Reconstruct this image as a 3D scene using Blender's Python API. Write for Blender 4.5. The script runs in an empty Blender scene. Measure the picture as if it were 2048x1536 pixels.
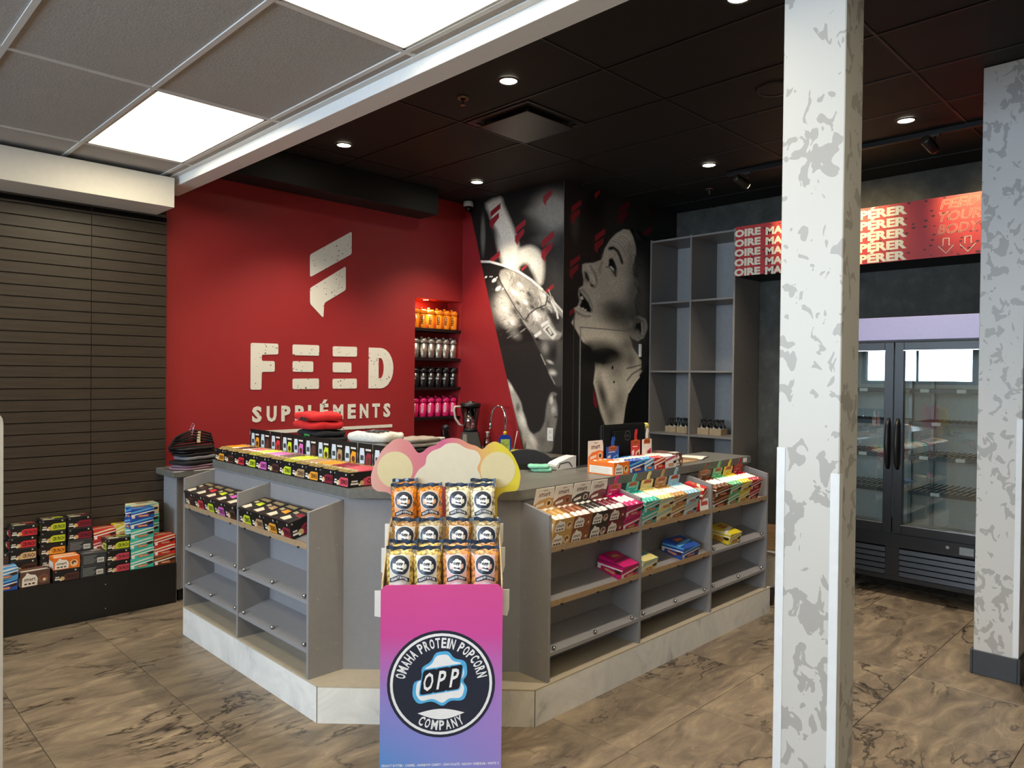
import bpy, bmesh, math, random
import numpy as np
from mathutils import Vector, Matrix
random.seed(7)
np.random.seed(7)
SC = bpy.context.scene
COL = SC.collection
PI = math.pi
R = math.radians

# ------------------------------------------------------------------ camera
F_PX, CAM_Z = 1454.7, 1.66
YAW, PITCH, ROLL = R(44.92), R(-0.6836), R(0.594)
_f = np.array([math.cos(YAW), math.sin(YAW), 0.0]); _r = np.array([math.sin(YAW), -math.cos(YAW), 0.0]); _u = np.array([0, 0, 1.0])
_f2 = _f*math.cos(PITCH)+_u*math.sin(PITCH); _u2 = -_f*math.sin(PITCH)+_u*math.cos(PITCH)
_r3 = _r*math.cos(ROLL)+_u2*math.sin(ROLL); _u3 = -_r*math.sin(ROLL)+_u2*math.cos(ROLL)
cd = bpy.data.cameras.new('camera'); cam = bpy.data.objects.new('camera', cd); COL.objects.link(cam)
cd.sensor_width = 36.0; cd.lens = F_PX/2048*36.0; cd.clip_start = 0.02; cd.clip_end = 200
mw = Matrix.Identity(4)
for i in range(3):
    mw[i][0] = _r3[i]; mw[i][1] = _u3[i]; mw[i][2] = -_f2[i]
mw[2][3] = CAM_Z
cam.matrix_world = mw
SC.camera = cam
def ray(px, py):
    return _r3*((px-1024)/F_PX) - _u3*((py-768)/F_PX) + _f2
def at_x(px, py, X): d = ray(px, py); return Vector((0, 0, CAM_Z))+Vector(d*(X/d[0]))
def at_y(px, py, Y): d = ray(px, py); return Vector((0, 0, CAM_Z))+Vector(d*(Y/d[1]))
def at_z(px, py, Z): d = ray(px, py); return Vector((0, 0, CAM_Z))+Vector(d*((Z-CAM_Z)/d[2]))
def project(P):
    q = np.asarray(P, float)-np.array([0, 0, CAM_Z])
    w = q@_f2
    return 1024+F_PX*(q@_r3)/w, 768-F_PX*(q@_u3)/w

# ------------------------------------------------------------------ world, daylight, exposure
W = bpy.data.worlds.new('sky'); SC.world = W; W.use_nodes = True
_bg = W.node_tree.nodes['Background']
_sky = W.node_tree.nodes.new('ShaderNodeTexSky'); _sky.sky_type = 'NISHITA'; _sky.sun_disc = False; _sky.sun_elevation = R(35); _sky.sun_rotation = R(200)
W.node_tree.links.new(_sky.outputs[0], _bg.inputs[0]); _bg.inputs[1].default_value = 0.12
SC.view_settings.view_transform = 'Standard'; SC.view_settings.look = 'None'; SC.view_settings.exposure = 0.42; SC.view_settings.gamma = 1.0
SC.view_settings.use_curve_mapping = False
SC.cycles.use_denoising = True
SC.cycles.max_bounces = 8
def area_light(name, loc, direction, sx, sy, power, color):
    l = bpy.data.lights.new(name, 'AREA'); l.shape = 'RECTANGLE'; l.size = sx; l.size_y = sy; l.energy = power; l.color = color
    o = bpy.data.objects.new(name, l); COL.objects.link(o); o.location = loc
    o.rotation_euler = Vector(direction).to_track_quat('-Z', 'Y').to_euler(); return o
# daylight entering the shop-front windows in the wall on the -X side, behind the viewer
for k, yc in enumerate((0.35, 2.45, 4.55)):
    area_light('daylight_window', (-4.12, yc, 2.24), (1, 0, 0), 1.9, 1.28, 175, (0.62, 0.80, 1.0))

# ------------------------------------------------------------------ materials
def lin(h):
    h = h.lstrip('#'); o = []
    for i in (0, 2, 4):
        c = int(h[i:i+2], 16)/255
        o.append(c/12.92 if c <= 0.04045 else ((c+0.055)/1.055)**2.4)
    return (o[0], o[1], o[2], 1.0)
_mc = {}
def nodes_of(name):
    m = bpy.data.materials.new(name); m.use_nodes = True
    nt = m.node_tree
    return m, nt, nt.nodes['Principled BSDF']
def N(nt, kind, **kw):
    n = nt.nodes.new('ShaderNode'+kind)
    for k, v in kw.items():
        if k.startswith('_'): setattr(n, k[1:], v)
        else: n.inputs[k.replace('__', ' ')].default_value = v
    return n
def ramp(nt, fac, stops, interp='LINEAR'):
    n = nt.nodes.new('ShaderNodeValToRGB'); cr = n.color_ramp; cr.interpolation = interp
    while len(cr.elements) < len(stops): cr.elements.new(0.5)
    for e, (p, c) in zip(cr.elements, stops):
        e.position = p; e.color = c if not isinstance(c, str) else lin(c)
    nt.links.new(fac, n.inputs[0]); return n.outputs[0]
def C(col, r=0.5, metal=0.0, var=0.06, emit=0.0, trans=0.0, coat=0.0, scale=30.0, spec=0.5, alpha=1.0):
    key = (col, r, metal, var, emit, trans, coat, scale, spec, alpha)
    if key in _mc: return _mc[key]
    m, nt, b = nodes_of('mat_%s_%d' % (col.lstrip('#'), len(_mc)))
    base = lin(col)
    if emit:
        b.inputs['Base Color'].default_value = base
        b.inputs['Emission Color'].default_value = base; b.inputs['Emission Strength'].default_value = emit
    else:
        tc = N(nt, 'TexCoord'); no = N(nt, 'TexNoise', Scale=scale, Detail=3.0)
        nt.links.new(tc.outputs['Object'], no.inputs['Vector'])
        lo = tuple(max(0, c*(1-var)) for c in base[:3])+(1,); hi = tuple(min(1, c*(1+var)) for c in base[:3])+(1,)
        nt.links.new(ramp(nt, no.outputs[0], [(0.3, lo), (0.7, hi)]), b.inputs['Base Color'])
    b.inputs['Roughness'].default_value = r; b.inputs['Metallic'].default_value = metal
    b.inputs['Transmission Weight'].default_value = trans; b.inputs['Coat Weight'].default_value = coat
    b.inputs['Specular IOR Level'].default_value = spec; b.inputs['Alpha'].default_value = alpha
    _mc[key] = m; return m

def m_floor():
    m, nt, b = nodes_of('stone_look_vinyl')
    tc = N(nt, 'TexCoord'); oi = N(nt, 'ObjectInfo')
    mul = N(nt, 'VectorMath', _operation='SCALE'); mul.inputs['Scale'].default_value = 37.0
    cmb = N(nt, 'CombineXYZ'); nt.links.new(oi.outputs['Random'], cmb.inputs[0]); nt.links.new(oi.outputs['Random'], cmb.inputs[1])
    nt.links.new(cmb.outputs[0], mul.inputs[0])
    add = N(nt, 'VectorMath', _operation='ADD'); nt.links.new(tc.outputs['Object'], add.inputs[0]); nt.links.new(mul.outputs[0], add.inputs[1])
    mp = N(nt, 'Mapping'); mp.inputs['Rotation'].default_value = (0, 0, R(24)); mp.inputs['Scale'].default_value = (1.6, 4.6, 1)
    nt.links.new(add.outputs[0], mp.inputs[0])
    n1 = N(nt, 'TexNoise', Scale=1.6, Detail=9.0, Roughness=0.68, Distortion=1.1); nt.links.new(mp.outputs[0], n1.inputs['Vector'])
    base = ramp(nt, n1.outputs[0], [(0.22, '#4c4137'), (0.40, '#6c5f51'), (0.55, '#857562'), (0.70, '#a08e75'), (0.85, '#b5a78f')])
    # fine pale streaks and thin dark cracks
    n3 = N(nt, 'TexNoise', Scale=5.0, Detail=6.0, Roughness=0.7, Distortion=0.6); nt.links.new(mp.outputs[0], n3.inputs['Vector'])
    st = ramp(nt, n3.outputs[0], [(0.60, (0, 0, 0, 1)), (0.70, (0.55, 0.55, 0.55, 1))])
    mx0 = N(nt, 'MixRGB'); nt.links.new(st, mx0.inputs[0]); nt.links.new(base, mx0.inputs[1]); mx0.inputs[2].default_value = lin('#a9987f')
    mp2 = N(nt, 'Mapping'); mp2.inputs['Rotation'].default_value = (0, 0, R(30)); mp2.inputs['Scale'].default_value = (1.0, 2.0, 1)
    nt.links.new(add.outputs[0], mp2.inputs[0])
    n2 = N(nt, 'TexNoise', Scale=1.5, Detail=5.0, Roughness=0.62, Distortion=0.5); nt.links.new(mp2.outputs[0], n2.inputs['Vector'])
    sub = N(nt, 'Math', _operation='SUBTRACT'); sub.inputs[1].default_value = 0.5; nt.links.new(n2.outputs[0], sub.inputs[0])
    ab = N(nt, 'Math', _operation='ABSOLUTE'); nt.links.new(sub.outputs[0], ab.inputs[0])
    n4 = N(nt, 'TexNoise', Scale=1.3, Detail=2.0); nt.links.new(add.outputs[0], n4.inputs['Vector'])
    gate = ramp(nt, n4.outputs[0], [(0.44, (0, 0, 0, 1)), (0.54, (1, 1, 1, 1))])
    cr = ramp(nt, ab.outputs[0], [(0.0, (1, 1, 1, 1)), (0.008, (0.5, 0.5, 0.5, 1)), (0.02, (0, 0, 0, 1))])
    gm = N(nt, 'MixRGB', _blend_type='MULTIPLY'); gm.inputs[0].default_value = 1; nt.links.new(gate, gm.inputs[1]); nt.links.new(cr, gm.inputs[2])
    mx = N(nt, 'MixRGB'); nt.links.new(gm.outputs[0], mx.inputs[0]); nt.links.new(mx0.outputs[0], mx.inputs[1]); mx.inputs[2].default_value = lin('#241d18')
    nt.links.new(mx.outputs[0], b.inputs['Base Color'])
    b.inputs['Roughness'].default_value = 0.36
    bp = N(nt, 'Bump', Strength=0.12, Distance=0.01); nt.links.new(n3.outputs[0], bp.inputs['Height']); nt.links.new(bp.outputs[0], b.inputs['Normal'])
    return m
def m_terrazzo():
    m, nt, b = nodes_of('white_panel_grey_flakes')
    tc = N(nt, 'TexCoord')
    mp = N(nt, 'Mapping'); mp.inputs['Scale'].default_value = (1.0, 1.0, 0.75); mp.inputs['Rotation'].default_value = (0.5, 0.3, 0.4); nt.links.new(tc.outputs['Object'], mp.inputs[0])
    n1 = N(nt, 'TexNoise', Scale=19.0, Detail=2.4, Roughness=0.5, Distortion=0.7); nt.links.new(mp.outputs[0], n1.inputs['Vector'])
    n2 = N(nt, 'TexNoise', Scale=4.5, Detail=1.0); nt.links.new(mp.outputs[0], n2.inputs['Vector'])
    ma = N(nt, 'Math', _operation='MULTIPLY_ADD'); nt.links.new(n2.outputs[0], ma.inputs[0]); ma.inputs[1].default_value = 0.42; nt.links.new(n1.outputs[0], ma.inputs[2])
    c = ramp(nt, ma.outputs[0], [(0.0, '#c6c5c2'), (0.79, '#c6c5c2'), (0.795, '#a6a4a1'), (1.0, '#a6a4a1')])
    nt.links.new(c, b.inputs['Base Color']); b.inputs['Roughness'].default_value = 0.42
    return m
def m_plinth():
    m, nt, b = nodes_of('white_marble_laminate')
    tc = N(nt, 'TexCoord')
    n1 = N(nt, 'TexNoise', Scale=3.2, Detail=7.0, Roughness=0.7, Distortion=0.8); nt.links.new(tc.outputs['Object'], n1.inputs['Vector'])
    c = ramp(nt, n1.outputs[0], [(0.3, '#a9abad'), (0.42, '#d6d5d2'), (0.6, '#e6e4df')])
    nt.links.new(c, b.inputs['Base Color']); b.inputs['Roughness'].default_value = 0.4
    return m
def m_slab():
    m, nt, b = nodes_of('slate_laminate')
    tc = N(nt, 'TexCoord')
    mp = N(nt, 'Mapping'); mp.inputs['Scale'].default_value = (2, 14, 14); nt.links.new(tc.outputs['Object'], mp.inputs[0])
    n1 = N(nt, 'TexNoise', Scale=2.0, Detail=6.0, Roughness=0.65); nt.links.new(mp.outputs[0], n1.inputs['Vector'])
    n2 = N(nt, 'TexNoise', Scale=40.0, Detail=4.0); nt.links.new(tc.outputs['Object'], n2.inputs['Vector'])
    c1 = ramp(nt, n1.outputs[0], [(0.3, '#5c5650'), (0.7, '#746c63')]); c2 = ramp(nt, n2.outputs[0], [(0.3, '#586062'), (0.7, '#76807f')])
    mx = N(nt, 'MixRGB'); mx.inputs[0].default_value = 0.35; nt.links.new(c1, mx.inputs[1]); nt.links.new(c2, mx.inputs[2])
    nt.links.new(mx.outputs[0], b.inputs['Base Color']); b.inputs['Roughness'].default_value = 0.34
    return m
def m_speck():
    m, nt, b = nodes_of('white_vinyl_black_specks')
    tc = N(nt, 'TexCoord')
    v = N(nt, 'TexVoronoi', Scale=34.0); nt.links.new(tc.outputs['Object'], v.inputs['Vector'])
    n = N(nt, 'TexNoise', Scale=9.0); nt.links.new(tc.outputs['Object'], n.inputs['Vector'])
    ma = N(nt, 'Math', _operation='MULTIPLY_ADD'); nt.links.new(n.outputs[0], ma.inputs[0]); ma.inputs[1].default_value = -0.5; nt.links.new(v.outputs['Distance'], ma.inputs[2])
    c = ramp(nt, ma.outputs[0], [(0.0, '#4a4a46'), (0.0, '#5a5a55'), (0.012, '#e4e0d4'), (1.0, '#e4e0d4')])
    ad = N(nt, 'Math', _operation='ADD'); ad.inputs[1].default_value = 0.165; nt.links.new(ma.outputs[0], ad.inputs[0])
    c = ramp(nt, ad.outputs[0], [(0.0, '#4a4a46'), (0.05, '#55554f'), (0.07, '#e4e0d4'), (1.0, '#e4e0d4')])
    nt.links.new(c, b.inputs['Base Color']); b.inputs['Roughness'].default_value = 0.6
    return m
def m_concrete():
    m, nt, b = nodes_of('dark_concrete_paper')
    tc = N(nt, 'TexCoord')
    n1 = N(nt, 'TexNoise', Scale=7.0, Detail=8.0, Roughness=0.7); nt.links.new(tc.outputs['Object'], n1.inputs['Vector'])
    c = ramp(nt, n1.outputs[0], [(0.3, '#33332f'), (0.55, '#45443f'), (0.75, '#565650')])
    nt.links.new(c, b.inputs['Base Color']); b.inputs['Roughness'].default_value = 0.75
    return m
def m_tile():
    m, nt, b = nodes_of('mineral_ceiling_tile')
    tc = N(nt, 'TexCoord')
    n1 = N(nt, 'TexNoise', Scale=120.0, Detail=2.0); nt.links.new(tc.outputs['Object'], n1.inputs['Vector'])
    c = ramp(nt, n1.outputs[0], [(0.3, '#a6a29d'), (0.7, '#b4b0ab')])
    nt.links.new(c, b.inputs['Base Color']); b.inputs['Roughness'].default_value = 0.9
    bp = N(nt, 'Bump', Strength=0.25, Distance=0.004); nt.links.new(n1.outputs[0], bp.inputs['Height']); nt.links.new(bp.outputs[0], b.inputs['Normal'])
    return m
def m_slat():
    m, nt, b = nodes_of('black_wood_grain_slat')
    tc = N(nt, 'TexCoord')
    mp = N(nt, 'Mapping'); mp.inputs['Scale'].default_value = (3, 60, 60); nt.links.new(tc.outputs['Object'], mp.inputs[0])
    n1 = N(nt, 'TexNoise', Scale=2.0, Detail=4.0); nt.links.new(mp.outputs[0], n1.inputs['Vector'])
    c = ramp(nt, n1.outputs[0], [(0.3, '#352c23'), (0.7, '#433930')])
    nt.links.new(c, b.inputs['Base Color']); b.inputs['Roughness'].default_value = 0.42
    return m
def m_popcorn(col1, col2):
    m, nt, b = nodes_of('popcorn_in_clear_film')
    tc = N(nt, 'TexCoord')
    v = N(nt, 'TexVoronoi', Scale=62.0); nt.links.new(tc.outputs['Object'], v.inputs['Vector'])
    c = ramp(nt, v.outputs['Distance'], [(0.05, col1), (0.45, col2), (0.75, '#6d5a3c')])
    nt.links.new(c, b.inputs['Base Color']); b.inputs['Roughness'].default_value = 0.22; b.inputs['Coat Weight'].default_value = 0.6
    bp = N(nt, 'Bump', Strength=0.5, Distance=0.006); bp.invert = True; nt.links.new(v.outputs['Distance'], bp.inputs['Height']); nt.links.new(bp.outputs[0], b.inputs['Normal'])
    return m
def m_attr(r=0.45):
    m, nt, b = nodes_of('printed_picture')
    a = N(nt, 'VertexColor'); a.layer_name = 'Col'
    tc = N(nt, 'TexCoord'); no = N(nt, 'TexNoise', Scale=260.0, Detail=2.0); nt.links.new(tc.outputs['Object'], no.inputs['Vector'])
    g = ramp(nt, no.outputs[0], [(0.3, (0.86, 0.86, 0.86, 1)), (0.7, (1.0, 1.0, 1.0, 1))])
    mx = N(nt, 'MixRGB', _blend_type='MULTIPLY'); mx.inputs[0].default_value = 1.0
    nt.links.new(a.outputs[0], mx.inputs[1]); nt.links.new(g, mx.inputs[2]); nt.links.new(mx.outputs[0], b.inputs['Base Color'])
    b.inputs['Roughness'].default_value = r; b.inputs['Specular IOR Level'].default_value = 0.3; return m
def m_glass(col=(1, 1, 1), refl=0.5, rough=0.0, base=0.06):
    m = bpy.data.materials.new('clear_glass'); m.use_nodes = True; nt = m.node_tree
    for n in list(nt.nodes): nt.nodes.remove(n)
    out = nt.nodes.new('ShaderNodeOutputMaterial'); mix = nt.nodes.new('ShaderNodeMixShader')
    tr = nt.nodes.new('ShaderNodeBsdfTransparent'); gl = nt.nodes.new('ShaderNodeBsdfGlossy'); fr = nt.nodes.new('ShaderNodeLayerWeight')
    fr.inputs[0].default_value = refl; tr.inputs[0].default_value = (*col, 1); gl.inputs['Roughness'].default_value = rough
    ad = nt.nodes.new('ShaderNodeMath'); ad.operation = 'ADD'; ad.inputs[1].default_value = base; ad.use_clamp = True
    nt.links.new(fr.outputs['Fresnel'], ad.inputs[0])
    nt.links.new(ad.outputs[0], mix.inputs[0]); nt.links.new(tr.outputs[0], mix.inputs[1]); nt.links.new(gl.outputs[0], mix.inputs[2]); nt.links.new(mix.outputs[0], out.inputs[0])
    return m
FLOOR, TERR, PLINTH, SLAB, SPECK, CONC, TILE, SLAT, PRINT = m_floor(), m_terrazzo(), m_plinth(), m_slab(), m_speck(), m_concrete(), m_tile(), m_slat(), m_attr()
GLASS = m_glass(); GLASS2 = m_glass((0.93, 0.97, 0.96), 0.35, base=0.10)
RED = C('#9a2629', 0.5, var=0.03, scale=4)
GREY = C('#8b898b', 0.45, var=0.03); WHITE = C('#e6e4e1', 0.5, var=0.02); BLACK = C('#0d0c0c', 0.45); CHAR = C('#1b1a1a', 0.5); DKCEIL = C('#0b0908', 0.7, var=0.1, scale=3)
STEEL = C('#b9bbbd', 0.22, 1.0); CHROME = C('#d5d7da', 0.08, 1.0); MDF = C('#9a7f5e', 0.7, var=0.15, scale=60)

# ------------------------------------------------------------------ mesh helpers
class MB:
    def __init__(s): s.v = []; s.f = []; s.m = []; s.s = []
    def add(s, vs, fs, mi=0, smooth=False, T=None):
        o = len(s.v)
        s.v += [tuple(T@Vector(p)) if T is not None else tuple(p) for p in vs]
        s.f += [tuple(o+i for i in f) for f in fs]; s.m += [mi]*len(fs); s.s += [smooth]*len(fs); return s
    def box(s, a, b, mi=0, T=None):
        x0, y0, z0 = a; x1, y1, z1 = b
        return s.add([(x0, y0, z0), (x1, y0, z0), (x1, y1, z0), (x0, y1, z0), (x0, y0, z1), (x1, y0, z1), (x1, y1, z1), (x0, y1, z1)],
                     [(0, 3, 2, 1), (4, 5, 6, 7), (0, 1, 5, 4), (1, 2, 6, 5), (2, 3, 7, 6), (3, 0, 4, 7)], mi, False, T)
    def prism(s, pts, lo, hi, mi=0, T=None, axis='z', side=None):
        n = len(pts)
        def P(p, h): return {'z': (p[0], p[1], h), 'y': (p[0], h, p[1]), 'x': (h, p[0], p[1])}[axis]
        vs = [P(p, lo) for p in pts]+[P(p, hi) for p in pts]
        s.add(vs, [tuple(range(n-1, -1, -1)), tuple(range(n, 2*n))], mi, False, T)
        s.add(vs, [(i, (i+1) % n, n+(i+1) % n, n+i) for i in range(n)], mi if side is None else side, False, T); return s
    def lathe(s, prof, n=20, mi=0, T=None, smooth=True, cap=True):
        vs = [(r*math.cos(2*PI*k/n), r*math.sin(2*PI*k/n), z) for r, z in prof for k in range(n)]
        fs = [(i*n+k, i*n+(k+1) % n, (i+1)*n+(k+1) % n, (i+1)*n+k) for i in range(len(prof)-1) for k in range(n)]
        s.add(vs, fs, mi, smooth, T)
        if cap:
            o = len(s.v)-len(vs)
            s.f += [tuple(o+k for k in range(n-1, -1, -1)), tuple(o+(len(prof)-1)*n+k for k in range(n))]; s.m += [mi]*2; s.s += [False]*2
        return s
    def tube(s, path, r, n=8, mi=0, T=None):
        path = [Vector(p) for p in path]; vs = []; prev = None
        for i, p in enumerate(path):
            t = (path[min(i+1, len(path)-1)]-path[max(i-1, 0)]).normalized()
            a = prev if prev is not None else (Vector((0, 0, 1)) if abs(t.z) < 0.9 else Vector((1, 0, 0)))
            a = (a-t*a.dot(t)).normalized(); b = t.cross(a); prev = a
            rr = r[i] if isinstance(r, (list, tuple)) else r
            vs += [tuple(p+(a*math.cos(2*PI*k/n)+b*math.sin(2*PI*k/n))*rr) for k in range(n)]
        fs = [(i*n+k, i*n+(k+1) % n, (i+1)*n+(k+1) % n, (i+1)*n+k) for i in range(len(path)-1) for k in range(n)]
        s.add(vs, fs, mi, True, T); o = len(s.v)-len(vs)
        s.f += [tuple(o+k for k in range(n-1, -1, -1)), tuple(o+(len(path)-1)*n+k for k in range(n))]; s.m += [mi]*2; s.s += [False]*2
        return s
    def quad(s, p, mi=0, T=None): return s.add(p, [tuple(range(len(p)))], mi, False, T)
    def mesh(s, name, mats, bevel=0.0, seg=1):
        me = bpy.data.meshes.new(name); me.from_pydata(s.v, [], s.f)
        for m in (mats if isinstance(mats, (list, tuple)) else [mats]): me.materials.append(m)
        me.polygons.foreach_set('material_index', s.m); me.polygons.foreach_set('use_smooth', s.s)
        if bevel:
            bm = bmesh.new(); bm.from_mesh(me)
            bmesh.ops.bevel(bm, geom=[e for e in bm.edges if len(e.link_faces) == 2 and e.calc_face_angle(0) > 0.5], offset=bevel, segments=seg, affect='EDGES', clamp_overlap=True)
            bm.to_mesh(me); bm.free()
        me.update(); return me
    def obj(s, name, mats, parent=None, bevel=0.0, seg=1, loc=None, rot=None): return link(name, s.mesh(name, mats, bevel, seg), parent, loc, rot)
def link(name, me, parent=None, loc=None, rot=None):
    o = bpy.data.objects.new(name, me); COL.objects.link(o); o.parent = parent
    if loc is not None: o.location = loc
    if rot is not None: o.rotation_euler = rot
    return o
def tag(o, label=None, cat=None, group=None, kind=None):
    for k, v in (('label', label), ('category', cat), ('group', group), ('kind', kind)):
        if v: o[k] = v
    return o
def thing(name, label, cat, loc=(0, 0, 0), rz=0.0, group=None):
    o = bpy.data.objects.new(name, None); COL.objects.link(o); o.location = loc; o.rotation_euler = (0, 0, rz); o.empty_display_size = 0.05
    return tag(o, label, cat, group)
def box(name, a, b, mat, parent=None, bevel=0.0): return MB().box(a, b).obj(name, mat, parent, bevel)
def struct(name, a, b, mat): return tag(box(name, a, b, mat), kind='structure')
_tx = {}
def text_mesh(body, size=1.0, bold=0.0, shear=0.0, ext=0.0, align='CENTER', outline=0.0, space=1.0, xs=1.0, res=2):
    """flat lettering as a mesh in the local x-z plane facing -y, centred on its own middle"""
    key = (body, size, bold, shear, ext, align, outline, space, xs, res)
    if key in _tx: return _tx[key]
    cu = bpy.data.curves.new('lettering', 'FONT'); cu.body = body; cu.size = size; cu.offset = bold*size; cu.shear = shear; cu.extrude = ext
    cu.align_x = align; cu.align_y = 'CENTER'; cu.resolution_u = res; cu.space_character = space
    if outline: cu.fill_mode = 'NONE'; cu.bevel_depth = outline; cu.bevel_resolution = 0; cu.offset = 0
    o = bpy.data.objects.new('tmp_text', cu); COL.objects.link(o)
    me = bpy.data.meshes.new_from_object(o.evaluated_get(bpy.context.evaluated_depsgraph_get()))
    bpy.data.objects.remove(o); bpy.data.curves.remove(cu)
    n = len(me.vertices); co = np.zeros(n*3); me.vertices.foreach_get('co', co); co = co.reshape(-1, 3)
    vs = [(p[0]*xs, -p[2], p[1]) for p in co]; fs = [tuple(p.vertices) for p in me.polygons]
    bpy.data.meshes.remove(me); _tx[key] = (vs, fs); return vs, fs
def bbox_fit(vf, w=None, h=None):
    vs, fs = vf; a = np.array(vs); x0, x1, z0, z1 = a[:, 0].min(), a[:, 0].max(), a[:, 2].min(), a[:, 2].max()
    sx = w/(x1-x0) if w else 1; sz = h/(z1-z0) if h else (sx if w else 1)
    if not w: sx = sz
    return [((p[0]-(x0+x1)/2)*sx, p[1], (p[2]-(z0+z1)/2)*sz) for p in vs], fs
def rounded(pts, r, n=4):
    out = []; m = len(pts)
    for i in range(m):
        p = Vector(pts[i]); a = Vector(pts[i-1])-p; b = Vector(pts[(i+1) % m])-p
        rr = min(r, a.length*0.45, b.length*0.45); pa = p+a.normalized()*rr; pb = p+b.normalized()*rr
        for k in range(n+1):
            t = k/n; out.append(tuple(pa*(1-t)**2+p*2*t*(1-t)+pb*t*t))
    return out
ROT_X = -PI/2      # front turned to face -X (local +x runs towards -Y)
# ------------------------------------------------------------------ room shell
ZC, ZB = 3.045, 3.414      # white ceiling, black ceiling
fl = struct('floor', (-4.2, -3.3, -0.08), (7.0, 5.95, -0.004), C('#3a322a', 0.6))
tm = MB().box((-0.3038, -0.3038, -0.006), (0.3038, 0.3038, 0)).mesh('tile', FLOOR, bevel=0.0012)
for i in range(-7, 10):
    for j in range(-6, 9):
        x, y = 0.805+0.61*(i+0.5), 0.665+0.61*(j+0.5)
        if -4.1 < x-0.3 and x+0.3 < 7.0 and y+0.3 < 5.95 and y-0.3 > -3.2: link('tile', tm, fl, (x, y, 0))
# white suspended ceiling: tiles in a bar grid, some cells hold light panels
cw = struct('ceiling', (-4.2, -3.3, ZC+0.03), (1.98, 5.66, ZC+0.1), C('#77746f', 0.8))
GX = [1.893-0.61*k for k in range(10)]; GY = [4.99-1.2165*k for k in range(7)]
tl = MB().box((-0.293, -0.597, 0.004), (0.293, 0.597, 0.02)).mesh('ceiling_tile', TILE, bevel=0.002)
lights_at = {(0, 0), (0, 2), (0, 4), (3, 1), (3, 3), (3, 5), (6, 0), (6, 2), (6, 4)}
TEE = C('#d8d5d0', 0.5, var=0.02)
for i in range(9):
    for j in range(6):
        c = ((GX[i]+GX[i+1])/2, (GY[j]+GY[j+1])/2, ZC)
        if (i, j) not in lights_at: link('ceiling_tile', tl, cw, c)
for k, gx in enumerate(GX): box('grid_bar', (gx-0.012, GY[-1], ZC-0.002), (gx+0.012, 5.66, ZC+0.012), TEE, cw)
for k, gy in enumerate(GY): box('grid_bar', (GX[-1], gy-0.012, ZC-0.0015), (1.965, gy+0.012, ZC+0.012), TEE, cw)
box('border_tile', (-4.0, 5.004, ZC+0.004), (1.879, 5.66, ZC+0.02), TILE, cw)
box('border_tile', (1.907, -2.3, ZC+0.004), (1.978, 5.66, ZC+0.02), TILE, cw)
box('edge_moulding', (1.945, -3.2, ZC-0.003), (1.979, 5.66, ZC+0.004), TEE, cw, 0.001)
NAMES = {(0, 0): 'square-edged white light panel in the ceiling beside the red wall', (0, 2): 'white light panel at the top edge of the photo above the beam'}
for (i, j) in sorted(lights_at):
    x0, x1, y0, y1 = GX[i+1]+0.014, GX[i]-0.014, GY[j+1]+0.014, GY[j]-0.014
    t = thing('ceiling_light_panel', NAMES.get((i, j), 'flat white light panel in the ceiling behind the viewer'), 'ceiling light', ((x0+x1)/2, (y0+y1)/2, ZC), 0, 'flat ceiling light panels')
    hx, hy = (x1-x0)/2, (y1-y0)/2
    m = MB()
    for a, b in (((-hx, -hy, 0), (hx, -hy+0.014, 0.02)), ((-hx, hy-0.014, 0), (hx, hy, 0.02)), ((-hx, -hy, 0), (-hx+0.014, hy, 0.02)), ((hx-0.014, -hy, 0), (hx, hy, 0.02))): m.box(a, b)
    m.obj('frame', C('#c9c6c0', 0.5), t)
    box('diffuser', (-hx+0.013, -hy+0.013, 0.006), (hx-0.013, hy-0.013, 0.012), C('#fff0cc', 0.5, emit=8.0), t)
# hanging white beam between the two ceilings, white valance over the slat wall, black bulkhead over the red wall
tag(MB().box((1.98, -3.3, 2.983), (2.105, 5.675, 3.5)).obj('trim_1', C('#d9d7d3', 0.5, var=0.02), bevel=0.002), kind='structure')
tag(MB().box((-4.0, 5.30, 2.812), (1.943, 5.64, 3.02)).obj('trim_2', C('#dedbd4', 0.5, var=0.02), bevel=0.002), kind='structure')
tag(MB().box((2.105, 5.40, 3.177), (4.40, 5.68, ZB)).obj('trim_3', C('#11100f', 0.6), bevel=0.002), kind='structure')
# black tile ceiling
cb = struct('ceiling_black', (2.105, -3.3, ZB+0.02), (6.95, 5.95, ZB+0.1), C('#050404', 0.7))
bx, by = [2.085+0.62*k for k in range(9)], [-2.445+1.26*k for k in range(8)]
for i in range(8):
    for j in range(7):
        x0, x1, y0, y1 = max(bx[i], 2.107), min(bx[i+1], 6.8), max(by[j], -3.2), min(by[j+1], 5.68)
        if x1-x0 > 0.05 and y1-y0 > 0.05: box('ceiling_tile', (x0+0.007, y0+0.007, ZB+0.004), (x1-0.007, y1-0.007, ZB+0.016), DKCEIL, cb, 0.002)
for gx in bx[1:8]: box('grid_bar', (gx-0.008, -3.2, ZB-0.001), (gx+0.008, 5.68, ZB+0.01), C('#191311', 0.5), cb)
for gy in by[1:7]: box('grid_bar', (2.107, gy-0.008, ZB-0.0006), (6.8, gy+0.008, ZB+0.01), C('#191311', 0.5), cb)
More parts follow.
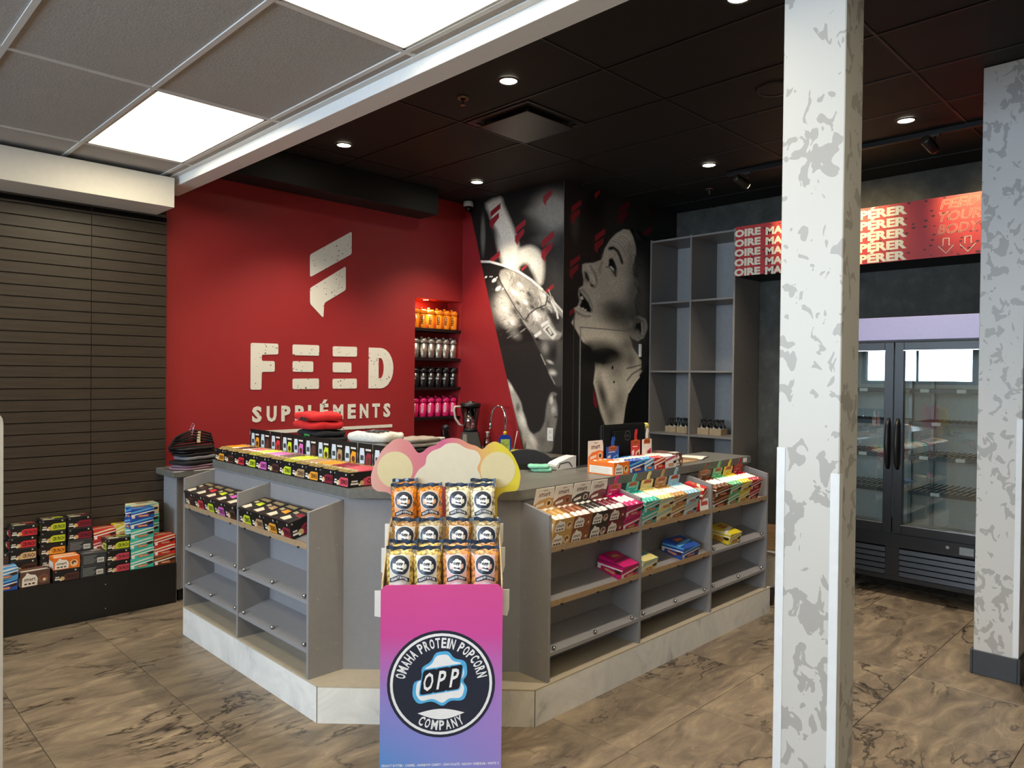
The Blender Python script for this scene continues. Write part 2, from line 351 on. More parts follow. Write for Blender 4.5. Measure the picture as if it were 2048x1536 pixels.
# walls
wl = struct('wall_left', (-4.2, 5.652, 0), (2.013, 5.95, 3.5), C('#14110f', 0.5))
P0, PITCH_S = 1.31, 0.0757
for x0, x1 in ((-3.0, -0.927), (-0.923, 0.292), (0.296, 1.511), (1.515, 2.013)):
    sm = MB().prism([(-0.0348, 0), (-0.0348, 0.0105), (-0.0335, 0.012), (0.0335, 0.012), (0.0348, 0.0105), (0.0348, 0)][::-1], x0, x1, axis='x', T=Matrix(((1, 0, 0, 0), (0, 0, -1, 5.652), (0, 1, 0, 0), (0, 0, 0, 1)))).mesh('slat', SLAT)
    for k in range(-13, 20): link('slat', sm, wl, (0, 0, P0+PITCH_S*(k+0.5)))
box('top_strip', (-3.0, 5.64, 2.765), (2.013, 5.652, 2.80), C('#191512', 0.5), wl)
m = MB()
m.box((2.0135, 5.68, 0), (4.35, 5.95, 3.5)); m.box((4.35, 5.68, 2.41), (4.952, 5.95, 3.5)); m.box((4.35, 5.90, 0), (4.952, 5.95, 2.41)); m.box((4.35, 5.68, 0), (4.952, 5.90, 0.90)); m.box((4.9465, 5.6805, 0.90), (4.952, 5.90, 2.41))
wb = tag(m.obj('wall_back', RED), kind='structure')
ws = struct('wall_side', (4.953, 4.302, 0), (5.15, 5.95, 3.5), C('#241f1c', 0.5))
wm = struct('wall_mural', (5.151, 4.302, 0), (6.95, 4.45, 3.5), C('#241f1c', 0.5))
wr = struct('wall_right', (6.80, -3.3, 0), (6.95, 4.30, 3.5), CONC)
struct('wall_front', (-4.2, -3.3, 0), (6.95, -3.2, 3.5), C('#cfcac2', 0.7))
m = MB(); m.box((-4.2, -3.2, 0), (-4.02, 5.65, 1.56)); m.box((-4.2, -3.2, 2.93), (-4.02, 5.65, 3.5)); m.box((-4.2, -3.2, 1.56), (-4.02, -0.7, 2.93)); m.box((-4.2, 5.60, 1.56), (-4.02, 5.65, 2.93))
tag(m.obj('wall_window', C('#c9c4bc', 0.7)), kind='structure')
for k, yc in enumerate((0.35, 2.45, 4.55)):
    w = tag(MB().box((-4.16, yc-1.04, 1.56), (-4.06, yc-0.97, 2.93)).box((-4.16, yc+0.97, 1.56), (-4.06, yc+1.04, 2.93)).box((-4.16, yc-0.97, 1.56), (-4.06, yc+0.97, 1.63)).box((-4.16, yc-0.97, 2.86), (-4.06, yc+0.97, 2.93)).obj('window_%d' % (k+1), C('#55585a', 0.4, 0.6)), kind='structure')
    box('pane', (-4.085, yc-0.97, 1.63), (-4.08, yc+0.97, 2.86), GLASS, w)
    box('mullion', (-4.14, yc-0.02, 1.63), (-4.0855, yc+0.02, 2.86), C('#55585a', 0.4, 0.6), w)

# ------------------------------------------------------------------ patterned pillars
def pillar(name, label, x0, x1, y0, y1, ztop, guards):
    t = tag(MB().box((x0, y0, 0), (x1, y1, ztop)).obj(name, TERR, bevel=0.003), label, 'pillar', kind='structure')
    m = MB(); e = 0.014
    m.box((x0-e, y0-e, 0), (x1+e, y0, 0.135)); m.box((x0-e, y1, 0), (x1+e, y1+e, 0.135)); m.box((x0-e, y0, 0), (x0, y1, 0.135)); m.box((x1, y0, 0), (x1+e, y1, 0.135))
    m.obj('baseboard', C('#3a3d44', 0.5), t, 0.003)
    for yy, sgn, zt in guards:
        g = MB().box((x0-0.0025, min(yy, yy-sgn*0.026), 0.14), (x0, max(yy, yy-sgn*0.026), zt))
        g.box((x0-0.0025, min(yy, yy+sgn*0.0025), 0.14), (x0+0.026, max(yy, yy+sgn*0.0025), zt)); g.obj('corner_guard', C('#dfe3e8', 0.25, var=0.02), t, 0.0008)
    return t
pillar('pillar', 'tall white pillar with grey flake pattern, nearest the viewer', 2.34, 2.49, 0.88, 1.08, ZB, ((1.08, 1, 1.43), (0.88, -1, 1.36)))
pillar('pillar.001', 'white grey-flaked pillar at the right edge with dark skirting', 4.77, 4.98, 0.826, 1.037, ZB, ((0.826, -1, 1.45),))

# ------------------------------------------------------------------ printed wall murals (a photograph printed on wallpaper)
class Paint:
    def __init__(s, px, py, base): s.x = px; s.y = py; s.c = np.tile(np.array(base, float), (len(px), 1))
    def _sd(s, pts, closed=True):
        P = np.array(pts, float); Q = np.roll(P, -1, 0)
        if not closed: P, Q = P[:-1], Q[:-1]
        d2 = np.full(len(s.x), 1e12); ins = np.zeros(len(s.x), bool)
        for (ax, ay), (bx_, by_) in zip(P, Q):
            ex, ey = bx_-ax, by_-ay; L = ex*ex+ey*ey+1e-9
            t = np.clip(((s.x-ax)*ex+(s.y-ay)*ey)/L, 0, 1)
            d2 = np.minimum(d2, (s.x-ax-t*ex)**2+(s.y-ay-t*ey)**2)
            if closed:
                c = ((ay > s.y) != (by_ > s.y)) & (s.x < (bx_-ax)*(s.y-ay)/(by_-ay+1e-12)+ax); ins ^= c
        d = np.sqrt(d2); return np.where(ins, -d, d)
    def _mix(s, w, col):
        g = np.array(col if not isinstance(col, (int, float)) else (col, col*0.965, col*0.9), float)/255
        g = np.where(g <= 0.04045, g/12.92, ((g+0.055)/1.055)**2.4); s.c = s.c*(1-w[:, None])+g*w[:, None]
    def poly(s, pts, col, soft=1.2, a=1.0, smooth=0):
        for _ in range(smooth):
            q = []; n = len(pts)
            for i in range(n):
                p0, p1, p2, p3 = (np.array(pts[(i+k) % n], float) for k in (-1, 0, 1, 2))
                q.append(p1); q.append((-p0+9*p1+9*p2-p3)/16)
            pts = q
        d = s._sd(pts); s._mix(np.clip(0.5-d/(2*soft), 0, 1)*a, col)
    def line(s, pts, w, col, soft=0.8, a=1.0): d = s._sd(pts, False)-w/2; s._mix(np.clip(0.5-d/(2*soft), 0, 1)*a, col)
    def blob(s, cx, cy, rx, ry, col, a=1.0, ang=0.0, p=1.0):
        ca, sa = math.cos(ang), math.sin(ang); u = ((s.x-cx)*ca+(s.y-cy)*sa)/rx; v = (-(s.x-cx)*sa+(s.y-cy)*ca)/ry
        w = np.clip(1-np.sqrt(u*u+v*v), 0, 1); w = w*w*(3-2*w); s._mix(np.clip(w*p, 0, 1)*a, col)
    def flag(s, x, y, k=1.0, col=(150, 38, 46), only=None, sl=0.62):
        a = [(x, y), (x+20*k, y-20*sl*k*1.0), (x+20*k, y-20*sl*k+11*k), (x, y+12*k)]
        b = [(x-1*k, y+17*k), (x+17*k, y+17*k-18*sl*k), (x+17*k, y+25*k-15*sl*k), (x+6*k, y+27*k), (x+4.5*k, y+36*k), (x-1*k, y+28*k)]
        if only != 'b': s.poly(a, col, 0.7)
        if only != 'a': s.poly(b, col, 0.7)
def paint_left(P):
    A = lambda *p: [(920+.18227*a, 360+.18227*b) for a, b in p]; B = lambda *p: [(920+.20182*a, 600+.20182*b) for a, b in p]
    P.blob(1105, 425, 60, 62, 150, 0.85, p=1.6); P.blob(1075, 425, 40, 20, 130, .6); P.blob(1090, 480, 40, 20, 110, .6, p=1.2); P.blob(1120, 560, 40, 160, 74, .8); P.blob(966, 470, 7, 60, 120, .8, p=1.5); P.blob(1062, 450, 60, 26, 60, .5)
    P.poly(A((290, 260), (440, 190), (470, 260), (520, 380), (580, 520), (640, 720), (640, 980), (480, 980), (460, 760), (420, 600), (360, 480), (320, 360)), 205, 5, smooth=1)
    P.poly(A((340, 480), (400, 560), (450, 740), (470, 880), (440, 860), (400, 640)), 90, 6, .8)
    P.poly(A((640, 780), (700, 740), (770, 722), (840, 750), (890, 810), (920, 900), (920, 1020), (900, 1130), (860, 1150), (830, 1080), (800, 1000), (760, 930), (700, 910), (640, 930)), 200, 5, smooth=1)
    P.blob(1068, 530, 14, 22, 225, .5); P.blob(1003, 500, 12, 50, 235, .6, ang=-.25)
    for x, y, kw in ((981, 423, {}), (1031, 455, {}), (1084, 481, dict(k=1.2)), (980, 518, dict(only='a')), (1087, 376, dict(only='b', k=1.0)), (1092, 580, dict(only='a', k=.75)), (1043, 537, dict(only='a', k=.5)), (943, 470, dict(only='b', k=.5))): P.flag(x, y, sl=.85, **kw)
    # leather ball
    P.poly(A((212, 890), (330, 890), (480, 930), (640, 1000), (780, 1090), (900, 1190), (1020, 1310), (1130, 1430), (1250, 1640))+[(1150, 800), (1118, 790)]+B((940, 840), (800, 560), (735, 420), (560, 420), (330, 180), (280, 0)), 34, 1.2, smooth=1)
    P.poly(A((430, 1040), (490, 975), (620, 1010), (760, 1100), (900, 1210), (1040, 1350), (1140, 1470), (1150, 1650), (1000, 1800), (760, 1650), (640, 1480), (500, 1230)), 150, 2.5, smooth=1)
    P.line(A((212, 895), (330, 897), (470, 935), (640, 1003), (780, 1095), (900, 1200)), 4, 240, 1.0); P.line(A((900, 1200), (1020, 1320), (1150, 1470)), 2, 210, 1.0)
    P.blob(1010, 570, 20, 26, 215, .7); P.blob(1040, 590, 24, 30, 225, .7); P.blob(1065, 600, 10, 34, 90, .7, ang=-.6); P.blob(1090, 600, 10, 30, 215, .8, ang=-.7); P.blob(1100, 626, 8, 30, 70, .8, ang=-.7); P.blob(1075, 635, 22, 16, 225, .75); P.blob(1112, 640, 14, 18, 40, .8)
    P.blob(1004, 612, 30, 40, 205, 1, p=1.7); P.blob(1018, 640, 30, 24, 215, .9, ang=.6, p=1.4); P.blob(985, 600, 20, 60, 70, .6); P.blob(1030, 668, 22, 14, 150, .7, ang=.7); P.blob(990, 640, 30, 26, 120, .5)
    rng = np.random.RandomState(3)
    for k in range(34):
        a, b = rng.uniform(1000, 1055), rng.uniform(630, 680); L = rng.uniform(3, 9); P.line([(a, b), (a+L, b-L*.6)], 1.0, 190 if k % 2 else 60, .8, .6)
    for k in range(14):
        a, b = rng.uniform(1075, 1110), rng.uniform(575, 610); P.line([(a, b), (a+5, b+14)], 1.4, 235 if k % 2 else 50, .8, .6)
    for k in range(60):
        t = rng.uniform(0, 1); u = rng.uniform(-1, 1); a, b = 1003+t*95+u*16, 556+t*82-u*20; L = rng.uniform(4, 13); th = rng.normal(.95, .35)
        P.line([(a, b), (a+L*math.cos(th)*.5, b+L*math.sin(th)*.5), (a+L*math.cos(th+.4), b+L*math.sin(th+.4))], rng.uniform(.8, 2.2), [235, 40, 70, 200][k % 4], 1.2, rng.uniform(.3, .7))
    for k in range(40):
        a = rng.uniform(960, 1000); b = rng.uniform(560, 690); P.blob(a+ (b-560)*.35, b, rng.uniform(2, 6), rng.uniform(1, 3), [70, 110, 20][k % 3], .5, ang=.6)
    for a, b, r in ((1028, 585, 9), (1050, 604, 7), (1072, 628, 9), (1010, 618, 8), (1024, 644, 7), (1088, 590, 5), (1040, 570, 6)): P.blob(a, b, r*1.6, r*.8, 245, .8, ang=.8, p=1.4)
    for a, b in ((1058, 588), (1036, 606), (1064, 614), (1085, 618), (1098, 604), (1052, 640)): P.blob(a, b, 9, 5, 24, .7, ang=.8, p=1.3)
    seam = A((420, 1040), (440, 1110), (520, 1250), (620, 1420), (700, 1530))+B((600, 190), (700, 340), (740, 410), (800, 530), (840, 640), (880, 730), (940, 835))
    P.line(seam, 2.0, 18, .8); P.line([(x+1.8, y-.5) for x, y in seam], .8, 190, .8, .5)
    P.line(A((730, 1520), (760, 1470), (830, 1415), (940, 1370), (960, 1280)), 2.2, 20, .8)
    for a, b, r in ((285, 1065, 2.6), (330, 1060, 1.6), (375, 1100, 5), (420, 1190, 6), (470, 1195, 2.5), (350, 1060, 1.5), (405, 1070, 2)): x, y = A((a, b))[0]; P.blob(x, y, r*1.5, r*.9, 235, 1, ang=-.7, p=2)
    P.poly(B((730, 350), (800, 300), (810, 330), (750, 375)), 225, 1); P.poly(B((800, 240), (870, 200), (880, 225), (810, 270)), 235, 1)
    P.poly(B((820, 290), (880, 230), (960, 340), (920, 400)), 215, 1.2); P.poly(B((845, 290), (880, 262), (930, 340), (905, 362)), 40, 1.2); P.poly(B((865, 290), (885, 270), (915, 335), (900, 345)), 205, 1.2)
    P.poly(B((860, 130), (960, 120), (1040, 200), (1010, 330), (950, 300), (900, 200)), 30, 2, .8); P.line(B((905, 10), (960, 120), (970, 180)), 3, 235, 1); P.line(B((930, 20), (1010, 110), (1070, 240)), 2, 220, .8)
    P.poly(B((735, 410), (850, 390), (1030, 400), (1030, 900), (960, 880), (850, 650)), 75, 3, .9); P.blob(1108, 708, 16, 30, 26, .9, ang=.3); P.blob(1090, 695, 12, 20, 150, .8); P.blob(1105, 745, 14, 10, 190, .8, ang=.4); P.blob(1118, 700, 10, 40, 100, .5)
    P.line(B((800, 540), (845, 640)), 1.6, 230, .8); P.line(B((880, 720), (940, 835)), 1.4, 200, .8); P.blob(1100, 724, 12, 5, 210, .8, ang=.5); P.blob(1105, 746, 10, 5, 200, .8)
    # dark gap and hand
    P.poly(B((460, 780), (420, 640), (390, 470), (560, 440), (735, 430), (850, 660), (950, 860), (1030, 900), (1030, 1500), (700, 1490), (600, 1000)), 42, 3, smooth=1); P.blob(1068, 740, 26, 60, 40, .6)
    P.poly(B((464, 785), (500, 830), (560, 930), (605, 1020), (620, 1090), (645, 1180), (690, 1300), (760, 1370), (830, 1460), (840, 1500), (660, 1500), (620, 1400), (590, 1290), (550, 1140), (510, 1000), (480, 880)), 165, 2, smooth=1)
    P.poly(B((720, 1345), (790, 1300), (840, 1200), (850, 1100), (870, 990), (900, 920), (935, 915), (962, 935), (940, 960), (960, 1030), (968, 1130), (950, 1250), (925, 1400), (905, 1500), (780, 1500)), 118, 2, smooth=1)
    P.blob(1036, 815, 7, 16, 70, .8); P.blob(1045, 840, 10, 26, 215, .8, ang=-.25); P.blob(1040, 865, 7, 20, 60, .7, ang=-.3); P.blob(1022, 775, 5, 16, 225, .8, ang=-.4); P.blob(1066, 880, 10, 24, 205, .8, ang=-.5); P.blob(1050, 892, 4, 14, 50, .8)
    P.blob(1103, 800, 7, 14, 210, .8); P.blob(1108, 795, 3, 9, 40, .9); P.blob(1107, 820, 8, 14, 190, .7); P.blob(1112, 834, 6, 4, 40, .8); P.blob(1096, 850, 8, 24, 80, .7); P.blob(1085, 880, 12, 18, 95, .7)
    # bare red paint up to the slanting edge of the print
    P.poly([(800, 300), (931, 410), (942, 430), (978, 600), (1015, 762), (1047, 905), (1047, 1500), (800, 1500)], (154, 38, 41), .6)
def paint_right(P):
    A = lambda *p: [(1125+.16933*a, 380+.16933*b) for a, b in p]; B = lambda *p: [(1125+.16933*a, 620+.16933*b) for a, b in p]
    P.blob(1150, 450, 14, 50, 74, .8); P.blob(1240, 440, 50, 70, 50, .7); P.blob(1300, 430, 60, 60, 42, .7); P.blob(1190, 420, 30, 70, 12, .8)
    for x, y, kw in ((1143, 413, {}), (1190, 471, dict(k=1)), (1140, 523, {}), (1238, 416, dict(col=(100, 22, 34))), (1139, 622, dict(only='a', k=.8)), (1190, 377, dict(only='b', k=.6)), (1284, 466, dict(only='a', col=(90, 20, 32))), (1300, 405, dict(col=(60, 12, 20)))): P.flag(x, y, **{'sl': .7, **kw})
    hair = A((560, 580), (640, 500), (730, 452), (830, 455), (900, 490), (960, 530), (1040, 600), (1040, 1600), (860, 1540))
    P.poly(hair, 12, 2)
    face = A((232, 880), (270, 865), (360, 860), (460, 825), (480, 760), (500, 690), (560, 590), (640, 510), (720, 462), (790, 470), (830, 540), (860, 640), (870, 740), (830, 900), (850, 1030), (900, 1110), (880, 1220), (850, 1300), (860, 1420), (830, 1536))+B((800, 60), (900, 70), (990, 110), (1005, 220), (960, 330), (890, 370), (830, 340), (790, 300), (830, 440), (930, 600), (930, 680), (900, 800), (800, 920), (750, 1130), (715, 1360), (500, 1360), (440, 1200), (400, 1000), (365, 860), (385, 700), (380, 560), (330, 440), (240, 380), (170, 250), (105, 150), (150, 60), (145, 0))+A((148, 1440), (145, 1395), (180, 1370), (200, 1310), (185, 1230), (195, 1160), (245, 1125), (250, 1060), (232, 960))
    P.poly(face, 172, 1.2); P.blob(1275, 600, 40, 130, 96, .8, p=1.3); P.blob(1180, 600, 20, 60, 190, .5)
    # light and shade of the printed portrait
    P.blob(1245, 480, 26, 20, 190, .8); P.blob(1215, 520, 16, 30, 185, .6); P.blob(1235, 565, 34, 30, 180, .8); P.blob(1180, 535, 16, 10, 190, .8); P.blob(1172, 555, 8, 20, 70, .6); P.blob(1195, 590, 16, 20, 180, .8); P.blob(1262, 520, 12, 50, 130, .7)
    P.blob(1236, 628, 60, 44, 70, .9, p=1.1); P.blob(1225, 612, 30, 18, 80, .5); P.blob(1256, 655, 40, 46, 88, .6); P.blob(1190, 655, 30, 20, 168, .8); P.blob(1165, 640, 12, 24, 175, .6); P.blob(1208, 712, 74, 40, 22, 1, p=1.4); P.blob(1195, 690, 50, 20, 70, .6); P.blob(1176, 705, 20, 30, 20, .9, p=1.4); P.blob(1255, 690, 26, 22, 92, .7)
    P.blob(1232, 742, 30, 40, 112, .8); P.blob(1240, 800, 20, 50, 118, .8); P.blob(1205, 790, 14, 60, 40, .9, ang=-.25); P.blob(1222, 830, 18, 40, 70, .7); P.blob(1262, 720, 18, 30, 84, .7); P.blob(1200, 745, 8, 24, 140, .6)
    for k in range(4): P.line(A((590+30*k, 600-20*k), (660+25*k, 620-22*k), (710+22*k, 680-25*k), (750+20*k, 770-30*k)), 1.6, 105, 1.4, .7); P.line(A((600+30*k, 585-20*k), (670+25*k, 603-22*k), (722+22*k, 665-25*k)), 1.6, 212, 1.4, .6)
    P.line(A((560, 690), (600, 680), (650, 720), (680, 780), (705, 860)), 5, 34, 1.6); P.blob(1222, 497, 9, 6, 24, .9)
    P.poly(A((540, 890), (560, 830), (590, 800), (620, 860), (640, 920), (630, 1020), (600, 980), (560, 930)), 20, 1.6); P.poly(A((545, 915), (575, 900), (605, 930), (612, 975), (580, 945)), 222, 1); P.blob(1221, 522, 5, 8, 8, 1, p=2); P.line(A((515, 905), (560, 920), (610, 970), (632, 1025)), 1.6, 14, .8); P.blob(1230, 545, 9, 12, 90, .6)
    P.line(A((470, 850), (440, 920), (445, 980)), 3, 92, 3, .6); P.line(A((330, 900), (390, 1000), (405, 1080), (380, 1150), (340, 1130), (330, 1090)), 3, 88, 2, .8); P.poly(A((255, 960), (290, 980), (320, 1060), (310, 1090), (275, 1040)), 28, 1.6); P.line(A((330, 1000), (370, 1060), (385, 1110)), 3, 205, 2, .7); P.poly(A((330, 1110), (370, 1120), (360, 1145), (335, 1135)), 22, 1.5)
    P.poly(A((200, 1190), (250, 1250), (310, 1330), (345, 1420), (330, 1450), (270, 1430), (200, 1370), (225, 1320), (200, 1270)), 16, 1.4); P.poly(A((205, 1265), (235, 1255), (248, 1285), (225, 1300)), 235, 1); P.blob(1166, 617, 3, 2.4, 230, 1, p=2); P.blob(1171, 620, 3, 2.4, 220, 1, p=2); P.blob(1157, 613, 4, 2, 220, .9, p=2)
    P.line(A((195, 1190), (240, 1180), (300, 1260), (350, 1370), (350, 1440)), 3.5, 120, 2, .8); P.line(A((150, 1400), (200, 1400), (270, 1445), (330, 1470)), 4, 178, 2, .8); P.line(A((160, 1440), (250, 1490), (330, 1490)), 3, 82, 2, .8)
    P.line(B((890, 80), (960, 110), (990, 170), (970, 260), (920, 320)), 3.5, 150, 2); P.poly(B((870, 160), (930, 140), (945, 250), (915, 280), (900, 230), (850, 230)), 26, 2); P.line(B((935, 150), (940, 280)), 2, 205, 1.2, .8); P.blob(1262, 648, 8, 10, 140, .6)
    P.blob(1225, 735, 2.6, 5, 10, 1, p=3); P.blob(1228, 764, 2.4, 3, 20, 1, p=3); P.line(B((760, 690), (830, 675), (920, 650)), 2, 40, 1.6, .9); P.line(B((765, 830), (820, 760), (930, 690)), 2.4, 36, 1.6, .9); P.line(B((780, 950), (830, 860), (930, 720)), 3, 168, 1.6, .9)
    P.poly(B((780, 980), (900, 800), (1000, 650), (1060, 640), (1060, 1700), (690, 1700), (740, 1180)), 10, 1.4); P.line(B((785, 970), (850, 860), (905, 790)), 2.4, 195, 1.2)
    P.poly(B((360, 950), (400, 1040), (410, 1140), (395, 1160), (365, 1100), (365, 1020)), (120, 28, 40), 1.0); P.poly(B((230, 880), (350, 880), (400, 1040), (500, 1360), (460, 1700), (230, 1700)), 34, 3, .8); P.poly(B((360, 950), (400, 1040), (410, 1140), (395, 1160), (365, 1100), (365, 1020)), (120, 28, 40), 1.0)
    rng = np.random.RandomState(5)
    for k in range(46):
        y = rng.uniform(455, 700); x = 1268+rng.uniform(-6, 6)+max(0, (y-500)*.02); P.line([(x, y), (x+rng.uniform(3, 12), y+rng.uniform(6, 20))], .9, 16 if k % 3 else 90, .8, .7)
def mural(name, origin, du, dv, nu, nv, painter, parent, base, gain=1.42):
    i, j = np.meshgrid(np.linspace(0, 1, nu), np.linspace(0, 1, nv)); i = i.ravel(); j = j.ravel()
    V = np.array(origin)+i[:, None]*np.array(du)+j[:, None]*np.array(dv)
    q = V-np.array([0, 0, CAM_Z]); w = q@_f2; P = Paint(1024+F_PX*(q@_r3)/w, 768-F_PX*(q@_u3)/w, base); painter(P)
    g_ = P.c; rr_ = np.random.RandomState(1).normal(0, 1, len(V)); red_ = (g_[:, 0] > 1.9*g_[:, 1]); P.c = np.where(red_[:, None], g_, np.clip(gain*g_**1.16*(1+.13*rr_[:, None]), 0, .85))
    a = (np.arange(nv-1)[:, None]*nu+np.arange(nu-1)[None, :]).ravel(); Fq = np.stack([a, a+1, a+1+nu, a+nu], 1)
    me = bpy.data.meshes.new(name); me.vertices.add(len(V)); me.vertices.foreach_set('co', V.ravel())
    me.loops.add(Fq.size); me.loops.foreach_set('vertex_index', Fq.ravel().astype(np.int32)); me.polygons.add(len(Fq)); me.polygons.foreach_set('loop_start', np.arange(0, Fq.size, 4, dtype=np.int32))
    me.update(calc_edges=True)
    ca = me.color_attributes.new('Col', 'FLOAT_COLOR', 'POINT'); c4 = np.ones((len(V), 4), np.float32); c4[:, :3] = P.c; ca.data.foreach_set('color', c4.ravel())
    me.materials.append(PRINT); return link(name, me, parent)
BD = (0.02, 0.018, 0.016)
mural('mural_print', (4.9515, 5.679, 0.9), (0, -1.377, 0), (0, 0, 2.514), 230, 520, paint_left, ws, (0.02, 0.018, 0.016))
mural('mural_print', (4.9515, 4.3005, 0.0), (1.86, 0, 0), (0, 0, 3.414), 200, 560, paint_right, wm, BD, 1.85)
box('corner_strip', (4.948, 4.297, 0.0), (4.9525, 4.3005, 3.41), C('#55524d', 0.4), ws)
# flush door in the mural wall, the print carries over it
d1 = tag(MB().box((5.195, 4.2965, 0.005), (6.14, 4.300, 2.11)).obj('door_1', C('#0c0b0a', 0.5)), kind='structure')
mural('mural_print', (5.198, 4.2958, 0.006), (0.94, 0, 0), (0, 0, 2.101), 150, 380, paint_right, d1, BD, 1.85)
MB().box((5.19, 4.292, 0), (5.198, 4.300, 2.118)).box((5.19, 4.294, 2.108), (6.145, 4.300, 2.116)).obj('edge_strip', C('#a9a59c', 0.35, 0.5), d1)
box('gasket', (5.10, 4.296, 0), (5.106, 4.3005, 2.25), C('#3c3936', 0.5), d1)
hx = at_y(1279, 700, 4.29); MB().box((hx.x-0.012, 4.27, hx.z-0.07), (hx.x+0.012, 4.295, hx.z+0.06)).obj('door_handle', C('#e8e4da', 0.3, 0.3), d1, 0.003)
# red wall lettering: emblem, FEED, SUPPLÉMENTS and rule
YW = 5.6795
def wall_poly(px_pts, name, r=0.012, par=None):
    pts = [at_y(x, y, YW) for x, y in px_pts]; pts = rounded([(p.x, p.z) for p in pts], r)
    return MB().prism(pts[::-1], YW-0.004, YW, axis='y').obj(name, SPECK, par)
Z5 = lambda *p: [(440+.3125*a, 420+.3125*b) for a, b in p]
em = thing('wall_emblem', 'large white speckled emblem of two slanted bars on the red wall', 'emblem', (0, 0, 0))
wall_poly(Z5((576, 285), (842, 138), (842, 282), (576, 430)), 'upper_bar', 0.02, em); wall_poly(Z5((576, 500), (804, 360), (804, 512), (666, 595), (660, 692), (576, 600)), 'lower_bar', 0.02, em)
fe = thing('wall_lettering', 'row of large white speckled letters on the red wall below the emblem', 'lettering')
wall_poly(Z5((196, 850), (372, 856), (372, 924), (266, 926), (266, 966), (349, 967), (349, 1035), (266, 1036), (264, 1150), (195, 1150)), 'letter', 0.016, fe)
e1 = wall_poly(Z5((464, 860), (634, 866), (633, 933), (464, 929)), 'letter', 0.016, fe); wall_poly(Z5((464, 967), (596, 969), (596, 1037), (464, 1035)), 'middle_bar', 0.016, e1); wall_poly(Z5((464, 1080), (632, 1078), (632, 1145), (464, 1147)), 'lower_bar', 0.016, e1)
e2 = wall_poly(Z5((721, 872), (876, 876), (875, 939), (721, 937)), 'letter', 0.016, fe); wall_poly(Z5((721, 975), (840, 976), (840, 1040), (721, 1039)), 'middle_bar', 0.016, e2); wall_poly(Z5((720, 1080), (874, 1079), (874, 1142), (720, 1144)), 'lower_bar', 0.016, e2)
a = [at_y(*q, YW) for q in Z5((952, 880), (1108, 1010), (952, 1142), (1006, 1010))]
xl, xr, zt, zb2 = a[0].x, a[1].x, a[0].z, a[2].z; zc = (zt+zb2)/2; hh = (zt-zb2)/2; cx = xl+0.13; sw = 0.108
outer = [(xl, zb2), (xl, zt)]+[(cx+(xr-cx)*math.sin(t), zc+hh*math.cos(t)) for t in [PI*k/20 for k in range(21)]]
inner = [(xl+sw, zc-hh*.50), (xl+sw, zc+hh*.50)]+[(cx+0.0+(xr-cx-sw)*math.sin(t), zc+hh*.50*math.cos(t)) for t in [PI*k/20 for k in range(21)]]
n = len(outer); vs = [(p[0], YW-0.004, p[1]) for p in outer+inner]+[(p[0], YW, p[1]) for p in outer+inner]
MB().add(vs, [(i, (i+1) % n, n+(i+1) % n, n+i) for i in range(n)]+[(2*n+i, 2*n+(i+1) % n, (i+1) % n, i) for i in range(n)]+[(3*n+i, n+i, n+(i+1) % n, 3*n+(i+1) % n) for i in range(n)]).obj('letter', SPECK, fe)
sp = thing('wall_lettering', 'row of smaller white letters on the red wall above the underline', 'lettering')
L0, L1 = at_y(499, 827, YW), at_y(784, 820, YW); zt = at_y(499, 813, YW).z; zb2 = at_y(499, 845.5, YW).z
word = 'SUPPLÉMENTS'; ws_ = [1.0, 1.05, 1.0, 1.0, 0.9, 1.0, 1.25, 1.0, 1.1, 1.0, 0.95]; tot = sum(ws_); x = L0.x
for ch, wch in zip(word, ws_):
    wdt = (L1.x-L0.x)*wch/tot; vf = text_mesh(ch, 0.2, bold=0.045, ext=0.002)
    hh = (zt-zb2); v2, f2 = bbox_fit(vf, wdt*0.66, hh*(1.34 if ch == 'É' else 1.0)); zc = (zt+zb2)/2+(hh*.17 if ch == 'É' else 0)
    MB().add([(p[0]+x+wdt/2, p[1]+YW-0.002, p[2]+zc) for p in v2], f2).obj('letter', SPECK, sp); x += wdt
u0, u1 = at_y(500, 866.5, YW), at_y(784, 851, YW)
tag(MB().box((u0.x, YW-0.004, (u0.z+u1.z)/2-0.014), (u1.x, YW, (u0.z+u1.z)/2+0.014)).obj('wall_rule', SPECK), 'thin white underline strip on the red wall behind folded sweaters', 'lettering')
# ------------------------------------------------------------------ service counter
sc_ = thing('service_counter', 'angled grey laminate service counter on a white marble plinth', 'counter')
for q in ([(1.985, 4.69), (1.985, 3.155), (2.33, 3.155), (2.33, 4.69)], [(1.985, 3.155), (2.6, 2.522), (2.95, 2.84), (2.33, 3.5), (2.33, 3.155)], [(2.6, 2.522), (4.93, 2.522), (4.93, 2.84), (2.95, 2.84)]):
    MB().prism(q, 0.178, 1.0455).obj('body_panel', GREY, sc_)
for q in ([(1.787, 4.70), (1.787, 3.067), (2.33, 3.067), (2.33, 4.70)], [(1.787, 3.067), (2.505, 2.323), (2.95, 2.84), (2.33, 3.5), (2.33, 3.067)], [(2.505, 2.323), (4.94, 2.323), (4.94, 2.84), (2.95, 2.84)]):
    MB().prism(q, 0, 0.17).obj('plinth', PLINTH, sc_); MB().prism(q, 0.17, 0.1778).obj('plinth_top', C('#b7ab97', 0.45, var=0.05), sc_)
for x, y in ((1.787, 3.067), (2.505, 2.323)): MB().prism([(x-0.0015, y-0.0015), (x+0.0015, y-0.0015), (x+0.0015, y+0.0015), (x-0.0015, y+0.0015)], 0.0, 0.176).obj('corner_seam', C('#6d6a64', 0.6), sc_)
